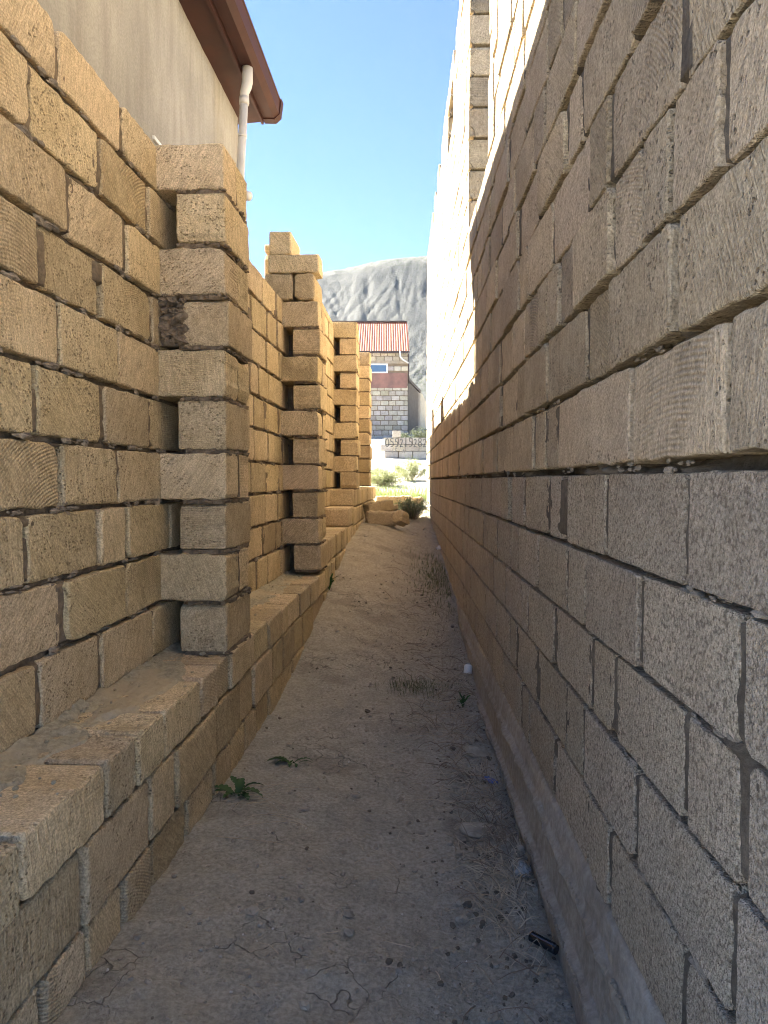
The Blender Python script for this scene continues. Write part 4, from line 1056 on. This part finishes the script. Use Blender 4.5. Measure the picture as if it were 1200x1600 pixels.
def grass(px_, n, sx, sd, ln, wd, mat, lab, lean=1.0):
    p = at_px(*px_); V, F = blades(n, gauss2(p[0], p[1], sx, sd), ln, wd, lean)
    tag(add('grass', mesh('grass', V, F, M[mat])), lab, 'grass', kind='stuff')
grass((652, 1076), 420, .10, .055, .05, .0012, 'grass_dark', 'low dull green grass patch in the alley left of the white bottle', 1.4)
grass((684, 905), 800, .11, .55, .07, .0018, 'grass_dark', 'dull green grass strip along the far foot of the right wall', 1.2)
grass((630, 795), 700, .12, .25, .07, .0025, 'grass_bright', 'bright green grass before the low block row', 1.0)
V, F = blades(5200, lambda: (r.uniform(-1.2, 2.0), 13.0 + abs(r.gauss(0, .75))), .13, .004, 1.0)
tag(add('grass', mesh('grass', V, F, M['grass_bright'])), 'sunlit bright green grass just beyond the alley', 'grass', kind='stuff')
def bush(x, d, w, h, n, mat, lab, ls=.02, dep=None, base=None, group=None):
    z0 = base if base is not None else float(ground_full(np.array([x]), np.array([d]))[0]) + H
    E_ = empty('bush', (x, d, z0), lab, 'bush', group); dep = dep or w
    st = []; lv = []; tips = []
    for i in range(max(14, int(n / 110))):
        a = r.uniform(0, 6.28); q = r.random() ** .6; tx, ty = math.cos(a) * q * w / 2, math.sin(a) * q * dep / 2; th = h * r.uniform(.55, 1.05) * (1 - .35 * q * q)
        pts = [(0 + tx * .15, ty * .15, -.02), (tx * .5, ty * .5, th * .45), (tx * .85, ty * .85, th * .8), (tx, ty, th)]
        st.append(tubevf(pts, [.006, .004, .003, .0015], 4, False)); tips.append(pts)
    for _ in range(n):
        pts = r.choice(tips); t = r.uniform(.2, 1.0) * 3; i = min(2, int(t)); f = t - i
        p = Vector(pts[i]).lerp(Vector(pts[i + 1]), f) + Vector((r.gauss(0, w * .05), r.gauss(0, dep * .05), r.gauss(0, h * .05)))
        if p.z < 0: continue
        u = Vector((r.gauss(0, 1), r.gauss(0, 1), r.gauss(.5, .8))).normalized(); s = u.orthogonal().normalized(); s = Matrix.Rotation(r.uniform(0, 6.28), 3, u) @ s
        l = ls * r.uniform(.6, 1.5); k = l * .28
        lv.append(([tuple(p - s * k * .3), tuple(p + u * l * .5 - s * k), tuple(p + u * l), tuple(p + u * l * .5 + s * k)], [(0, 1, 2, 3)]))
    W0 = Matrix.Translation((x, d, z0))
    add('stems', mesh('stems', *join(st), M['twig']), E_, W0); add('foliage', mesh('foliage', *join(lv), M[mat]), E_, W0)
bush(.02, 15.0, 1.1, .36, 4200, 'bush_pale', 'sunlit pale spreading bush beyond the alley, left of the middle', .030, .8, group='pale bushes beyond the alley')
bush(.60, 15.9, .85, .50, 3600, 'bush_pale', 'sunlit pale bush beyond the alley, on the right by the wall end', .030, .7, group='pale bushes beyond the alley')
bush(-.35, 15.6, .9, .42, 2600, 'bush_pale', 'low pale bush beyond the alley, partly behind the end of the left ledge', .030, .7, group='pale bushes beyond the alley')
bush(.42, 10.9, .62, .34, 6500, 'bush_dark', 'dark dry bush in the shade against the far end of the right wall', .018, 1.3)
bush(1.75, 27.5, 1.5, .9, 3000, 'bush_dark', 'dark green shrub in front of the outbuilding, at its left', .06, 1.2, group='shaded shrubs by the outbuilding')
bush(2.9, 28.5, 1.6, 1.1, 3000, 'bush_dark', 'dark green shrub in front of the outbuilding, at its right', .06, 1.2, group='shaded shrubs by the outbuilding')
bush(.8, 28.0, 1.0, .35, 1500, 'bush_dark', 'low dark shrub at the foot of the far house', .05, .8, group='shaded shrubs by the outbuilding')

# ------------------------------------------------------------------ air between here and the hill
V, F = boxvf(-460, 460, -60, 460, -6 + H, 92 + H)
hz = bpy.data.materials.new('haze'); hz.use_nodes = True; hz.node_tree.nodes.clear()
ho = hz.node_tree.nodes.new('ShaderNodeOutputMaterial'); hv = hz.node_tree.nodes.new('ShaderNodeVolumePrincipled')
hv.inputs['Density'].default_value = HAZE; hv.inputs['Color'].default_value = (.72, .84, 1.0, 1); hv.inputs['Anisotropy'].default_value = 0.1
hz.node_tree.links.new(hv.outputs[0], ho.inputs['Volume'])
if HAZE: tag(add('haze', mesh('haze', V, F, hz)), 'thin pale daylight haze filling the air up to the hill', 'haze', kind='stuff')
